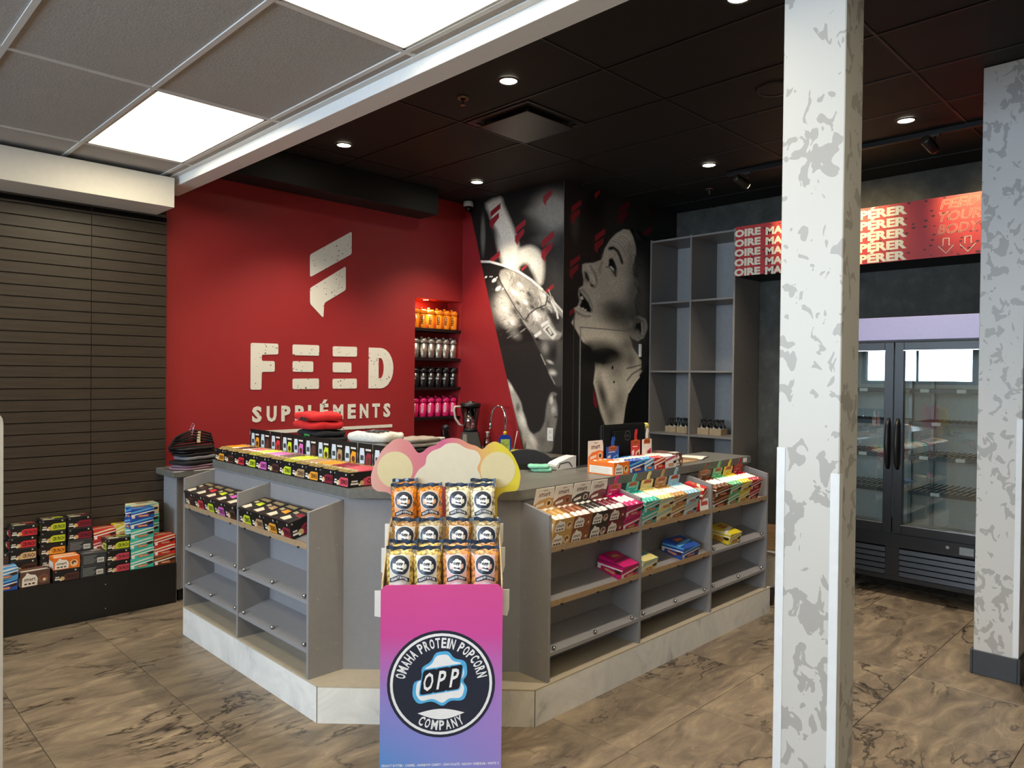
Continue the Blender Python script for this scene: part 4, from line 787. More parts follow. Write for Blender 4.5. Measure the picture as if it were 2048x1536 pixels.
STY = {  # name: (body colour, accent, kind)
 'lime': ('#171415', '#c6d62c', 'c'), 'red': ('#171415', '#d5303c', 'c'), 'pink': ('#171415', '#d563b8', 'c'), 'brown': ('#171415', '#53302a', 'c'), 'tan': ('#171415', '#b08d66', 'c'), 'orange': ('#171415', '#e89a28', 'c'), 'maroon': ('#171415', '#8c2036', 'c'), 'purple-red': ('#171415', '#d14a5e', 'c'), 'peach': ('#171415', '#e2b98a', 'c'),
 'grey back': ('#34363a', None, 'b'),
 'caramel tan': ('#c69a5a', '#e2c795', 's'), 'chocolate brown': ('#8a4e30', '#a2623c', 's'), 'black': ('#2b2624', '#cdb7a8', 's'), 'wine': ('#6d1c30', '#8c2a3c', 's'), 'bright orange': ('#ea7420', '#f3c795', 's'), 'glossy brown': ('#5d4038', '#7c5a4e', 's'),
 'magenta': ('#d01670', '#9b1450', 'g'), 'teal': ('#3fb9ad', '#d9e6d6', 'g'), 'pale yellow': ('#e6d98f', '#8fc3d6', 'g'), 'golden brown': ('#b98d4e', '#e6d3a8', 'g'), 'light blue': ('#9cc8de', '#e2c48f', 'g'), 'royal blue': ('#2450a8', '#63b3e6', 'g'), 'scarlet': ('#c8262a', '#f0d9b8', 'g'), 'mint green': ('#6cc08a', '#d9efd0', 'g'), 'yellow': ('#e3cc2c', '#f4f0d8', 'g'), 'cocoa brown': ('#6e4024', '#c98d5a', 'g'), 'crimson': ('#b2202e', '#e6b0a8', 'g'), 'cream': ('#e9dcae', '#7cc3bd', 'g'), 'red and cream': ('#cf2f2c', '#efdcb4', 'g'), 'white and pink': ('#e6dcd6', '#c9365c', 'g'), 'sky blue': ('#4d9ad6', '#e6eef4', 'g')}
def decals_for(sty, w, d, h):
    body, acc, k = STY[sty]; D = Decals(w, d, h)
    {'c': lambda: dec_crunch(D, acc), 'b': lambda: dec_back(D), 's': lambda: dec_smart(D, body, acc, '#5b3a2a' if sty != 'black' else '#222222'), 'g': lambda: dec_bomb(D, body, acc)}[k]()
    return D
def carton(sty, w, d, h, label, group, M4, name='snack_carton', cat='carton'):
    """closed printed carton; M4 places its front-bottom-centre, front facing local -y"""
    key = ('c', sty, w, d, h)
    if key not in _cc:
        D = decals_for(sty, w, d, h)
        _cc[key] = (MB().box((-w/2, 0, 0), (w/2, d, h)).mesh('carton', C(STY[sty][0], 0.4, var=0.04), bevel=0.0016), D.split())
    o = link(name, _cc[key][0]); o.matrix_world = M4; tag(o, label, cat, group); [link(q.name.split('.')[0], q, o) for q in _cc[key][1]]; return o
def lid_mesh(sty, w, hl):
    body, acc, k = STY[sty]; D = Decals(w, 0.002, hl); e = 0.002
    if k == 'c':
        pts = [(-w/2, 0), (w/2, 0), (w/2, hl), (-w/2, hl)]
        D.poly('f', [(.14, .40), (.46, .40), (.48, .62), (.44, .86), (.16, .86), (.12, .62)], '#c9d2dc'); D.poly('f', [(.18, .52), (.42, .52), (.42, .66), (.18, .66)], '#3a4148', 2); D.poly('f', [(.54, .35), (.92, .40), (.92, .72), (.66, .74), (.54, .6)], acc); D.rect('f', .55, .80, .92, .85, '#d9d6cf'); D.disc('f', .74, .52, .09, '#5a2f22', 2); col = '#141213'
    elif k == 's':
        pts = [(-w/2, 0), (w/2, 0), (w/2, hl*.80), (w*.44, hl), (-w/2, hl)]
        D.poly('f', [(0, 0), (1, 0), (1, .64), (.7, .68), (.25, .62), (0, .50)], body); D.poly('f', [(.12, .40), (.52, .46), (.52, .55), (.12, .49)], '#e9dccb', 2); D.disc('f', .78, .50, .12, acc, 2); D.disc('f', .78, .50, .07, '#4a2a1e', 3); D.text('f', 'smart', .48, .80, .6, .13, '#5b3a2a', 2, .008); D.rect('f', .38, .91, .62, .935, '#a08c7c', 2); col = '#efe8dd'
    else:
        b = hl*.70; pts = [(-w*.42, 0), (w*.42, 0), (w*.42, b), (w*.10, b+.004), (w*.10, b+hl*.16), (w*.16, hl*.90), (w*.13, hl), (-w*.02, hl), (-w*.10, hl*.86), (-w*.10, b+.004), (-w*.42, b)]
        D.poly('f', [(.22, .58), (.78, .58), (.78, .69), (.6, .73), (.4, .73), (.22, .69)], '#c2602a'); D.text('f', 'GRENADE', .5, .645, .46, .07, '#6d2a14', 2, .02); D.poly('f', [(.14, .28), (.34, .32), (.36, .46), (.14, .42)], '#f0e8dc'); D.poly('f', [(.45, .16), (.88, .24), (.86, .46), (.5, .38)], acc); D.poly('f', [(.58, .24), (.8, .3), (.78, .4), (.62, .36)], '#4a2a1e', 2); D.rect('f', .22, .53, .66, .55, '#f0e8dc', 2); col = body
    return MB().prism(pts[::-1], 0, e, axis='y').mesh('lid', C(col, 0.42, var=0.03)), D.m.mesh('lid_print', D.mats)
def wrapper(L, W, H, col, band):
    n = 9; vs = []
    for i in range(n):
        t = i/(n-1); k = min(1, math.sin(PI*t)*2.2+.12); 
        for a, b in ((-1, 0), (-.8, .8), (0, 1), (.8, .8), (1, 0), (0, -.0)): vs.append((a*W/2*(.9+.1*k), t*L, H*(.5+(b-.35)*k*.75)+random.uniform(-.0015, .0015)))
    fs = [(i*6+k, i*6+(k+1) % 6, (i+1)*6+(k+1) % 6, (i+1)*6+k) for i in range(n-1) for k in range(6)]
    m = MB().add(vs, fs, 0, True); m.m = [1 if 2 <= (q//6) <= 5 else 0 for q in range(len(fs))]; return m.mesh('wrapped_bar', [C(band, 0.25, coat=0.5), C(col, 0.25, coat=0.5)])
WR = {'c': lambda b, a: ('#8d7a4a' if a != '#c6d62c' else '#9c9a3a', a), 's': lambda b, a: ('#efe9df', b), 'g': lambda b, a: (b, '#e9e4dc')}
def open_carton(sty, w, d, h, hl, label, group, M4, nb=3, lid=True, full=0.0):
    """display carton: open tray with wrapped bars and an upright printed lid at the back"""
    key = ('o', sty, w, d, h, hl, nb)
    if key not in _cc:
        e = 0.002; q = h*.86
        tray = MB().box((-w/2, 0, 0), (w/2, e, q)).box((-w/2, d-e, 0), (w/2, d, q)).box((-w/2, e, 0), (w/2, d-e, e)).prism([(e, e), (d-e, e), (d-e, q), (e, q)], -w/2, -w/2+e, axis='x').prism([(e, e), (d-e, e), (d-e, q), (e, q)], w/2-e, w/2, axis='x').mesh('tray', C(STY[sty][0], 0.4, var=0.04))
        D = decals_for(sty, w, d, q)
        cB, cA = WR[STY[sty][2]](STY[sty][0], STY[sty][1])
        _cc[key] = (tray, D.split(q+0.0003), lid_mesh(sty, w*.98, hl), wrapper(d*.94, (w-.006)/nb, h*.5, cA, cB))
    tr_, pr, (ld, lp), br = _cc[key]
    o = link('open_snack_carton', tr_); o.matrix_world = M4; tag(o, label, 'carton', group); [link(q.name.split('.')[0], q, o) for q in pr]
    if lid: l = link('lid', ld, o, (0, d+0.0005, 0.0)); link('lid_print', lp, l)
    for k in range(nb): link('wrapped_bar', br, o, (-w/2+.003+(w-.006)*(k+.5)/nb, .006, h*(.50 if STY[sty][2] == 'c' else .47)), (-.04 if STY[sty][2] != 'c' else .02, random.uniform(-.05, .05), 0))
    return o
def place(x, y, z, rz=0.0, tilt=0.0, up=0.0): return Matrix.Translation((x, y, z))@Matrix.Rotation(rz, 4, 'Z')@Matrix.Rotation(tilt, 4, 'X')@Matrix.Translation((0, 0, up))
TA = math.atan(TILT/(0.1835))
TH = ['first', 'second', 'third', 'fourth', 'fifth', 'sixth', 'seventh', 'eighth', 'ninth', 'tenth', 'eleventh']
# counter top, left arm: eleven open cartons in a row
for k, s in enumerate(['orange', 'brown', 'red', 'lime', 'pink', 'brown', 'lime', 'tan', 'orange', 'maroon', 'purple-red']):
    open_carton(s, 0.139, 0.235, 0.088, 0.192, 'open black carton with %s label, %s from the left on the counter' % (s, TH[k]), 'open cartons along the left counter edge', place(1.972+random.uniform(0, .004), 4.604-k*0.1435, 1.0936, ROT_X))
# left shelf unit, top shelves
def on_left(sty, y, h, label, zf=0.820, rz=0.0, w=0.138, d=0.165, up=0.0, xin=0.012): return carton(sty, w, d, h, label, 'closed cartons on the left shelf unit', place(1.79+xin, y, zf+(xin-.004)*.2446+.0012, ROT_X+rz, TA, up))
for k, s in enumerate(['brown', 'red', 'lime', 'pink', 'brown']): on_left(s, 4.617-k*0.146, 0.092, 'closed black carton with %s label, %s in the left bay of the left shelves' % (s, TH[k]))
for k, s in enumerate(['lime', 'tan', 'orange', 'maroon']): on_left(s, 3.848-k*0.147, 0.092, 'closed black carton with %s label, %s in the right bay of the left shelves' % (s, TH[k]))
# right shelf unit, top shelves: stacked pairs, the upper carton of each pair open
def pair(low, x, w, bay, first, nb=3, top=None, hl=0.15):
    y, z = 2.342, 0.820+.0022
    carton(low, w, 0.155, 0.078, 'closed %s carton under an open one, %s column of the %s bay' % (low, first, bay), 'lower cartons on the right shelf unit', place(x, y, z, 0, TA))
    open_carton(top or low, w, 0.155, 0.080, hl, 'open %s carton with upright lid, %s column of the %s bay' % (top or low, first, bay), 'upper open cartons on the right shelf unit', place(x, y, z, 0, TA, 0.0787), nb)
for k, s in enumerate(['caramel tan', 'chocolate brown', 'black', 'wine', 'magenta']): pair(s, 2.692+k*0.1458, 0.143, 'nearest', TH[k], hl=0.168 if k < 4 else 0.178)
for k, s in enumerate(['teal', 'pale yellow', 'golden brown', 'light blue']): pair(s, 3.448+k*0.1455, 0.143, 'middle', TH[k], 4, hl=0.172)
carton('scarlet', 0.07, 0.13, 0.15, 'red carton standing on end at the right of the middle bay', None, place(4.045, 2.36, 0.826, R(10), TA))
pt = tag(MB().box((-.05, 0, 0), (.05, .0015, .07)).obj('price_card', C('#e9e6e0', 0.6)), 'white printed price card leaning at the right of the middle bay', 'card'); pt.matrix_world = place(4.05, 2.3355, 0.834, 0, R(-4))
MB().box((-.04, -.0004, .03), (.04, 0, .055)).obj('card_print', C('#b94a44', 0.6), pt)
X3 = [4.245, 4.413, 4.555, 4.698]
for k, (s, w) in enumerate((('cocoa brown', 0.19), ('mint green', 0.139), ('yellow', 0.139), ('crimson', 0.139))): pair(s, X3[k], w, 'farthest', TH[k], 4, hl=0.172)
# second shelves of the right unit
def on_right(sty, x, y, rz, label, w=0.14, d=0.155, h=0.085): return carton(sty, w, d, h, label, None, place(x, y, 0.556+(y-2.334)*.2446+.002, rz, TA*math.cos(rz)))
on_right('magenta', 3.26, 2.337, R(0), 'single magenta carton on the second shelf of the nearest bay', 0.145, 0.17, 0.078)
on_right('pale yellow', 3.452, 2.339, R(0), 'pale yellow carton at the left of the second shelf, middle bay', 0.145, 0.16, 0.075)
on_right('royal blue', 3.90, 2.345, R(0), 'royal blue carton on the second shelf of the middle bay', 0.19, 0.15, 0.072)
on_right('yellow', 4.45, 2.345, R(0), 'single yellow carton on the second shelf of the farthest bay', 0.15, 0.16, 0.075)
# counter top, right arm
open_carton('bright orange', 0.146, 0.19, 0.086, 0.185, 'open bright orange carton with white lid on the right counter end', None, place(3.405, 2.497, 1.0936))
open_carton('royal blue', 0.15, 0.18, 0.084, 0.20, 'open royal blue carton beside the orange one on the counter', None, place(3.557, 2.497, 1.0936), 4)
open_carton('sky blue', 0.10, 0.17, 0.086, 0.16, 'open sky blue carton of wrapped bars between blue and red cartons', None, place(3.686, 2.5, 1.0936), 3, lid=False)
open_carton('scarlet', 0.118, 0.18, 0.084, 0.235, 'open scarlet carton with red lid on the counter', None, place(3.799, 2.5, 1.0936), 4)
open_carton('white and pink', 0.126, 0.18, 0.084, 0.235, 'open white and pink carton with pale lid on the counter', None, place(3.925, 2.502, 1.0936), 4)
carton('glossy brown', 0.066, 0.18, 0.085, 'dark brown chocolate carton at the right end of the counter row', None, place(4.025, 2.505, 1.0936))
tag(MB().box((4.10, 2.57, 1.0936), (4.36, 2.80, 1.0976)).box((4.10, 2.57, 1.0976), (4.104, 2.80, 1.112)).box((4.356, 2.57, 1.0976), (4.36, 2.80, 1.112)).box((4.104, 2.796, 1.0976), (4.356, 2.80, 1.112)).obj('cardboard_tray', MDF), 'shallow empty cardboard tray on the counter behind the cartons', 'tray')
bk = thing('open_booklet', 'open white booklet with dark cover near the counter end', 'booklet', (4.52, 2.70, 1.0936), R(20)); box('cover', (-.12, -.085, 0), (.12, .085, .004), C('#1c1a19', 0.5), bk); MB().add([(-.115, -.08, .004), (0, -.08, .012), (.115, -.08, .004), (.115, .08, .004), (0, .08, .012), (-.115, .08, .004)], [(0, 1, 4, 5), (1, 2, 3, 4), (0, 2, 1), (5, 4, 3)]).obj('pages', C('#dcd7cc', 0.7), bk)
# bench under the slat wall: stacks two rows deep
ZS = 0.2864
def stack(x, row, items, h, w=0.148, d=0.118, name=''):
    y = 5.392 if row == 0 else 5.5155
    for k, s in enumerate(items):
        pos = 'lone' if len(items) == 1 else ('bottom' if k == 0 else ('top' if k == len(items)-1 else TH[k]+' up'))
        if STY[s][2] == 'c': lab = 'black carton with %s label, %s of the %s bench stack' % (s, pos, name)
        elif STY[s][2] == 'b': lab = 'carton showing its grey printed back, %s of the %s bench stack' % (pos, name)
        else: lab = '%s carton, %s of the %s bench stack' % (s, pos, name)
        carton(s, w, d, h, lab, 'cartons piled on the black bench', place(x+random.uniform(-.003, .003), y+random.uniform(0, .003), ZS+k*(h+.0004), R(random.uniform(-1.2, 1.2))))
stack(0.965, 0, ['royal blue', 'sky blue'], 0.070, 0.15, name='leftmost blue'); stack(0.955, 1, ['brown', 'red', 'brown'], 0.070, 0.12, name='leftmost rear')
stack(1.096, 1, ['tan', 'brown', 'peach', 'red', 'red'], 0.075, 0.15, name='red topped rear'); stack(1.262, 1, ['brown', 'tan', 'orange', 'lime', 'lime'], 0.078, name='lime topped rear')
w_ = carton('glossy brown', 0.165, 0.11, 0.098, 'brown carton in shiny clear wrap at the front of the bench', None, place(1.135, 5.40, ZS, R(4))); 
stack(1.312, 0, ['brown', 'bright orange'], 0.079, 0.152, name='orange topped front'); stack(1.418, 1, ['grey back', 'grey back', 'grey back', 'maroon', 'maroon'], 0.078, name='maroon topped rear')
stack(1.467, 0, ['grey back', 'grey back'], 0.079, 0.150, name='grey front'); stack(1.618, 0, ['purple-red', 'purple-red', 'lime'], 0.078, 0.148, name='purple and lime front')
stack(1.568, 1, ['black', 'red', 'crimson', 'red and cream'], 0.071, 0.14, name='short red rear'); stack(1.684, 1, ['cocoa brown', 'yellow', 'cocoa brown', 'yellow'], 0.074, 0.085, name='narrow yellow rear')
stack(1.772, 0, ['teal', 'teal', 'teal', 'teal', 'royal blue', 'royal blue'], 0.0695, 0.152, name='tall blue and teal front'); stack(1.83, 1, ['teal', 'cream', 'teal', 'teal', 'teal', 'cream'], 0.0705, 0.19, name='cream topped rear'); stack(1.922, 0, ['cocoa brown', 'red and cream', 'red and cream'], 0.069, 0.143, name='red and cream front')
# ------------------------------------------------------------------ popcorn floor display in front of the counter corner
NAVY = '#232a3c'
DD = 2.95
q_ = ray(886, 1000)*DD
pd = thing('popcorn_display', 'pink to blue cardboard popcorn floor display with a round badge', 'display stand', (q_[0], q_[1], 0), YAW-PI/2+R(4))
def m_grad(name, stops_x, zramp=None):
    m, nt, b = nodes_of(name); tc = N(nt, 'TexCoord'); sp_ = N(nt, 'SeparateXYZ'); nt.links.new(tc.outputs['Object'], sp_.inputs[0])
    def mapr(sock, lo, hi):
        n = N(nt, 'MapRange'); n.inputs[1].default_value = lo; n.inputs[2].default_value = hi; nt.links.new(sock, n.inputs[0]); return n.outputs[0]
    cx = ramp(nt, mapr(sp_.outputs[0], stops_x[0], stops_x[1]), stops_x[2])
    if zramp:
        cz = ramp(nt, mapr(sp_.outputs[2], zramp[0], zramp[1]), zramp[2]); fz = ramp(nt, mapr(sp_.outputs[2], zramp[0], zramp[1]), zramp[3])
        mx = N(nt, 'MixRGB'); nt.links.new(fz, mx.inputs[0]); nt.links.new(cx, mx.inputs[1]); nt.links.new(cz, mx.inputs[2]); cx = mx.outputs[0]
    nt.links.new(cx, b.inputs['Base Color']); b.inputs['Roughness'].default_value = 0.4; return m
GR = m_grad('pink_blue_print', (-0.25, 0.25, [(0.0, '#569ae2'), (1.0, '#9888d0')]), (0.0, 0.8, [(0.4, '#b474c6'), (0.75, '#d24ea0'), (1.0, '#d85096')], [(0.05, (0, 0, 0, 1)), (0.75, (1, 1, 1, 1))]))
hw, ht = 0.247, 0.806
MB().prism([(-hw, 0), (hw, 0), (hw, ht-.02), (hw-.02, ht), (-hw+.02, ht), (-hw, ht-.02)][::-1], 0, 0.006, axis='y').obj('front_panel', GR, pd)
KRAFT = C('#c9b593', 0.7); WBOARD = C('#dfe0e2', 0.55, var=0.02)
for s in (-1, 1):
    a, b = sorted((s*hw, s*(hw-0.006)))
    MB().prism([(0.006, 0), (0.42, 0), (0.42, 1.0), (0.30, 0.98), (0.16, 0.90), (0.03, 0.815), (0.006, 0.76)], a, b, axis='x').obj('side_panel', KRAFT, pd)
    for zz, yy, ww in ((0.72, 0.05, 0.03), (0.86, 0.20, 0.02), (0.94, 0.32, 0.018)):
        x0, x1 = sorted((s*hw, s*(hw+ww))); MB().prism([(x0, zz-.055), (x1-(0.008 if s > 0 else 0), zz-.06), (x1, zz-.03), (x1, zz+.05), (x0, zz+.05)][::1], yy, yy+0.004, axis='y').obj('locking_tab', WBOARD, pd)
box('back_panel', (-hw+.006, 0.414, 0), (hw-.006, 0.42, 1.0), WBOARD, pd)
TIER = [(0.010, 0.13, 0.735), (0.145, 0.265, 0.825), (0.28, 0.412, 0.955)]
for y0, y1, z in TIER: box('tier', (-hw+.0065, y0, z-.008), (hw-.0065, y1, z), KRAFT, pd)
for (y0, y1, z), zp in zip(TIER[1:], (0.735, 0.825)): box('riser', (-hw+.0065, y0-.006, zp), (hw-.0065, y0-.002, z+.03), KRAFT, pd)
# header board: plain coloured board, no figure on it
H5 = lambda pts: [((740+.20833*a-893)/F_PX*3.35, CAM_Z-(860+.20833*b-751)/F_PX*3.35) for a, b in pts]
out = H5([(30, 560), (20, 450), (60, 330), (130, 200), (235, 105), (310, 92), (400, 135), (440, 200), (470, 240), (520, 225), (560, 180), (640, 160), (690, 110), (785, 85), (880, 97), (950, 145), (1040, 168), (1090, 205), (1140, 150), (1210, 115), (1300, 160), (1390, 250), (1450, 380), (1466, 460), (1450, 560), (1430, 600), (1290, 615), (1240, 660), (1240, 900), (245, 900), (240, 660), (180, 610), (80, 605)])
out = rounded(out, 0.02, 3); hdr = MB().prism(out[::-1], 0.424, 0.430, axis='y').obj('header_board', m_grad('header_print', (-0.36, 0.33, [(0.0, '#d8aca2'), (0.25, '#d08384'), (0.5, '#c8628a'), (0.72, '#d89c74'), (0.9, '#d8c63e')])), pd)
cl = rounded(H5([(440, 560), (430, 480), (480, 390), (545, 350), (550, 260), (620, 205), (680, 190), (740, 140), (850, 135), (930, 190), (1040, 210), (1085, 290), (1030, 385), (1085, 460), (1070, 560)]), 0.02, 3)
MB().prism(cl[::-1], 0.4232, 0.4239, axis='y').obj('plain_panel', C('#d8d0bb', 0.45, var=0.02), hdr)
for sx in (-1, 1):
    pts = H5([(747+sx*(-495)+170*math.cos(t), 395+175*math.sin(t)) for t in [2*PI*k/28 for k in range(28)]])
    MB().prism(pts, 0.4232, 0.4239, axis='y').obj('plain_panel', C('#d6c99f', 0.45, var=0.02), hdr)
# round badge on the front panel
bc_z = 0.402; bd = thing('tmp', None, None); bpy.data.objects.remove(bd)
def disc_pts(r, n=64, cx=0, cz=0): return [(cx+r*math.cos(2*PI*k/n), cz+r*math.sin(2*PI*k/n)) for k in range(n)]
bdg = MB(); BM = [C(NAVY, 0.4), C('#f0f0f2', 0.4, var=0.02), C('#58b4e8', 0.4), C('#161b28', 0.4)]
def flat(m, pts, y, mi): m.quad([(p[0], y, p[1]) for p in pts], mi)
def cloud(s, cx=0, cz=0): return [(cx+p[0]*s, cz+p[1]*s) for p in rounded([(-1.0, -.55), (-.95, -.05), (-.62, .02), (-.72, .42), (-.35, .62), (-.22, .95), (.25, 1.0), (.42, .72), (.85, .65), (.9, .15), (.72, -.05), (.92, -.3), (.8, -.75), (.3, -.72), (.05, -.95), (-.3, -.72), (-.8, -.85)], .22, 4)]
def badge(m, R_, cx, cz, y):
    flat(m, disc_pts(R_, 48, cx, cz), y, 0); flat(m, disc_pts(R_*.945, 48, cx, cz), y-.0004, 1); flat(m, disc_pts(R_*.895, 48, cx, cz), y-.0008, 0)
badge(bdg, 0.219, 0, bc_z, -.0006)
flat(bdg, cloud(.118, 0.0, bc_z+.018), -.0018, 2); flat(bdg, cloud(.104, 0.0, bc_z+.018), -.0022, 1)
def arc_text(s, r, h, a0, a1, inward, mi, y):
    """letters along a circle from angle a0 to a1 (degrees, 90 = top)"""
    n = len(s); wid = [0.55 if c == ' ' else (1.25 if c in 'MW' else (0.5 if c == 'I' else 1.0)) for c in s]; tot = sum(wid); acc = 0
    for c, w in zip(s, wid):
        t = (acc+w/2)/tot; acc += w; th = R(a0+(a1-a0)*t)
        if c == ' ': continue
        vs, fs = bbox_fit(text_mesh(c, 0.1, bold=0.03), r*abs(R(a1-a0))*w/tot*.80, h); rot = th-PI/2 if not inward else th+PI/2
        ca, sa = math.cos(rot), math.sin(rot); bdg.add([(r*math.cos(th)+p[0]*ca-p[2]*sa, y, bc_z+r*math.sin(th)+p[0]*sa+p[2]*ca) for p in vs], fs, mi)
arc_text('OMAHA PROTEIN POPCORN', .168, .042, 172, 8, False, 1, -.0020); arc_text('COMPANY', .168, .04, 238, 302, True, 1, -.0020)
flat(bdg, [(-.095+.19*t, bc_z-.118+.017*math.sin(PI*t)) for t in [k/12 for k in range(13)]]+[(.095-.19*t, bc_z-.118-.026*math.sin(PI*t)) for t in [k/12 for k in range(13)]], -.0018, 1)
for k, ch_ in enumerate('OPP'):
    for mi, y, gw, gh in ((2, -.0026, .080, .108), (3, -.0030, .070, .098), (1, -.0036, .046, .074)):
        vs, fs = bbox_fit(text_mesh(ch_, 0.1, bold=0.02, shear=0.25), gw-(.006 if mi == 1 else 0), gh)
        cx, cz = -.052+.052*k, bc_z+.018+.0075*(k-1)
        if mi == 1: bdg.add([(cx+p[0], y, cz+p[2]+p[0]*.14) for p in vs], fs, mi)
        else: flat(bdg, [(cx+p[0], cz+p[1]+p[0]*.14) for p in rounded([(-gw*.5, -gh*.5), (gw*.30, -gh*.5), (gw*.5, gh*.5), (-gw*.30, gh*.5)], .012)], y-.0001*k, mi)
bdg.obj('round_badge', BM, pd)
vs, fs = bbox_fit(text_mesh('PEANUT BUTTER - CARMEL - RAINBOW CANDY - CHOCOLATE - NACHO CHEDDAR - WHITE C', 0.1, bold=0.03, res=1), .475, .011)
MB().add([(p[0], -.0006, .072+p[2]) for p in vs], fs).obj('flavour_line', C('#e8e6f0', 0.5), pd)
# popcorn bags
def bag_mesh(pop, label_c, name_txt, stripe):
    w, h, th = 0.117, 0.20, 0.042; nu, nv = 9, 13
    def S(u, v, off=0.0, back=False):    # u,v in 0..1
        e = math.sin(PI*min(max(u, 0), 1))**.55*math.sin(PI*min(max(v, 0), 1))**.5; pinch = 1-.07*math.sin(PI*v)**2
        dz = .004*math.sin(9*u+7*v)
        y = -(th*e+off+.0015) if not back else th*.6*e+.0005
        return ((u-.5)*w*pinch, y, v*h+dz*(1-abs(2*v-1)))
    m = MB()
    for bk_ in (False, True):
        vs = [S(i/(nu-1), j/(nv-1), 0, bk_) for j in range(nv) for i in range(nu)]; fs = [(j*nu+i, j*nu+i+1, (j+1)*nu+i+1, (j+1)*nu+i) for j in range(nv-1) for i in range(nu-1)]
        m.add(vs, fs, 0, True)
    body = m.mesh('bag', m_popcorn(*pop))
    se = MB().add([(S(i/8, 1)[0], .006*math.sin(i*2.1)-.002, h+dz_+.003*math.sin(i*1.7)) for dz_ in (-.010, .003, .014) for i in range(9)], [(j*9+i, j*9+i+1, (j+1)*9+i+1, (j+1)*9+i) for j in range(2) for i in range(8)], 0, True); seal = se.mesh('top_seal', C('#26364d', 0.3, coat=0.5, var=0.5, scale=40))
    d = MB(); mats = [C(label_c, 0.35), C(NAVY, 0.35), C('#eceff2', 0.35, var=0.02), C(stripe, 0.35)]
    n = 6
    for a in range(n):
        for b in range(n):
            uu = lambda k: .13+.74*k/n
            vv = lambda k: .06+.84*k/n
            d.quad([S(uu(a), vv(b), .0012), S(uu(a+1), vv(b), .0012), S(uu(a+1), vv(b+1), .0012), S(uu(a), vv(b+1), .0012)], 0)
    for k in range(7):
        u = .24+.085*k; d.add([S(u, .07+.03*j, .0018) for j in range(9)]+[S(u+.016, .07+.03*j, .0018) for j in range(9)], [(j, j+9, j+10, j+1) for j in range(8)], 3)
    def put(pts, off, mi): 
        c = S(sum(p[0] for p in pts)/len(pts), sum(p[1] for p in pts)/len(pts), off); q = [S(p[0], p[1], off) for p in pts]; d.add([c]+q, [(0, i+1, (i+1) % len(q)+1) for i in range(len(q))], mi)
    cy = .70; put([(.5+.37*math.cos(t), cy+.212*math.sin(t)) for t in [2*PI*k/20 for k in range(20)]], .0026, 2); put([(.5+.35*math.cos(t), cy+.20*math.sin(t)) for t in [2*PI*k/20 for k in range(20)]], .0034, 1); put([(.5+.20*p[0], cy+.03+.10*p[1]) for p in cloud(1)[::3]], .0044, 2); put([(.5+.15*math.cos(t), cy-.10+.022*math.sin(t)) for t in [2*PI*k/12 for k in range(12)]], .0044, 2)
    vs, fs = bbox_fit(text_mesh('OPP', 0.1, bold=.05, shear=.2, res=1), .26, .07); d.add([S(.5+p[0], cy+.03+p[2], .0054) for p in vs], fs, 1)
    bz = lambda u: .455+.035*(1-((u-.5)/.36)**2)
    d.add([S(.14+.06*j, bz(.14+.06*j)-o_, .0036) for o_ in (0, .045, .09) for j in range(13)], [(r_*13+j, r_*13+j+1, (r_+1)*13+j+1, (r_+1)*13+j) for r_ in range(2) for j in range(12)], 1)
    vs, fs = bbox_fit(text_mesh(name_txt, 0.1, bold=.03, res=1), .62, .055); d.add([S(.5+p[0], bz(.5+p[0])-.045+p[2], .0052) for p in vs], fs, 2)
    put([(.5+.2*math.cos(t), .325+.022*math.sin(t)) for t in [2*PI*k/14 for k in range(14)]], .0032, 2)
    for u, v in ((.30, .17), (.5, .12), (.70, .17), (.4, .22), (.6, .22)): put([(u+.05*math.cos(t), v+.03*math.sin(t)) for t in [2*PI*k/10 for k in range(10)]], .0034, 2)
    return body, seal, d.mesh('front_print', mats)
BT = {'nacho cheddar orange': bag_mesh(('#f0a030', '#e07a14'), '#e8a878', 'NACHO CHEDDAR', '#f3cfae'), 'white cheddar pale': bag_mesh(('#f4ecd0', '#e0d2a4'), '#ece8da', 'WHITE CHEDDAR', '#d8d6c8'), 'caramel brown': bag_mesh(('#c98a48', '#9a6a34'), '#d9c9b8', 'CARMEL', '#b7a893'), 'plain buttery': bag_mesh(('#f2dc92', '#d8b860'), '#ddd6c4', 'PEANUT BUTTER', '#a9a196'), 'rainbow candy pink': bag_mesh(('#f0b048', '#e89a60'), '#e6b8b4', 'RAINBOW CANDY', '#f0d6d0'), 'chocolate grey': bag_mesh(('#cbb994', '#a08f6c'), '#c9c6c0', 'CHOCOLATE', '#8f8c88')}
ROWK = ['back', 'middle', 'front']
TYPES = {0: ['plain buttery', 'plain buttery', 'rainbow candy pink', 'rainbow candy pink'], 1: ['caramel brown', 'chocolate grey', 'caramel brown', 'chocolate grey'], 2: ['nacho cheddar orange', 'nacho cheddar orange', 'white cheddar pale', 'white cheddar pale']}
Mpd = Matrix.Translation(pd.location)@Matrix.Rotation(YAW-PI/2+R(4), 4, 'Z')
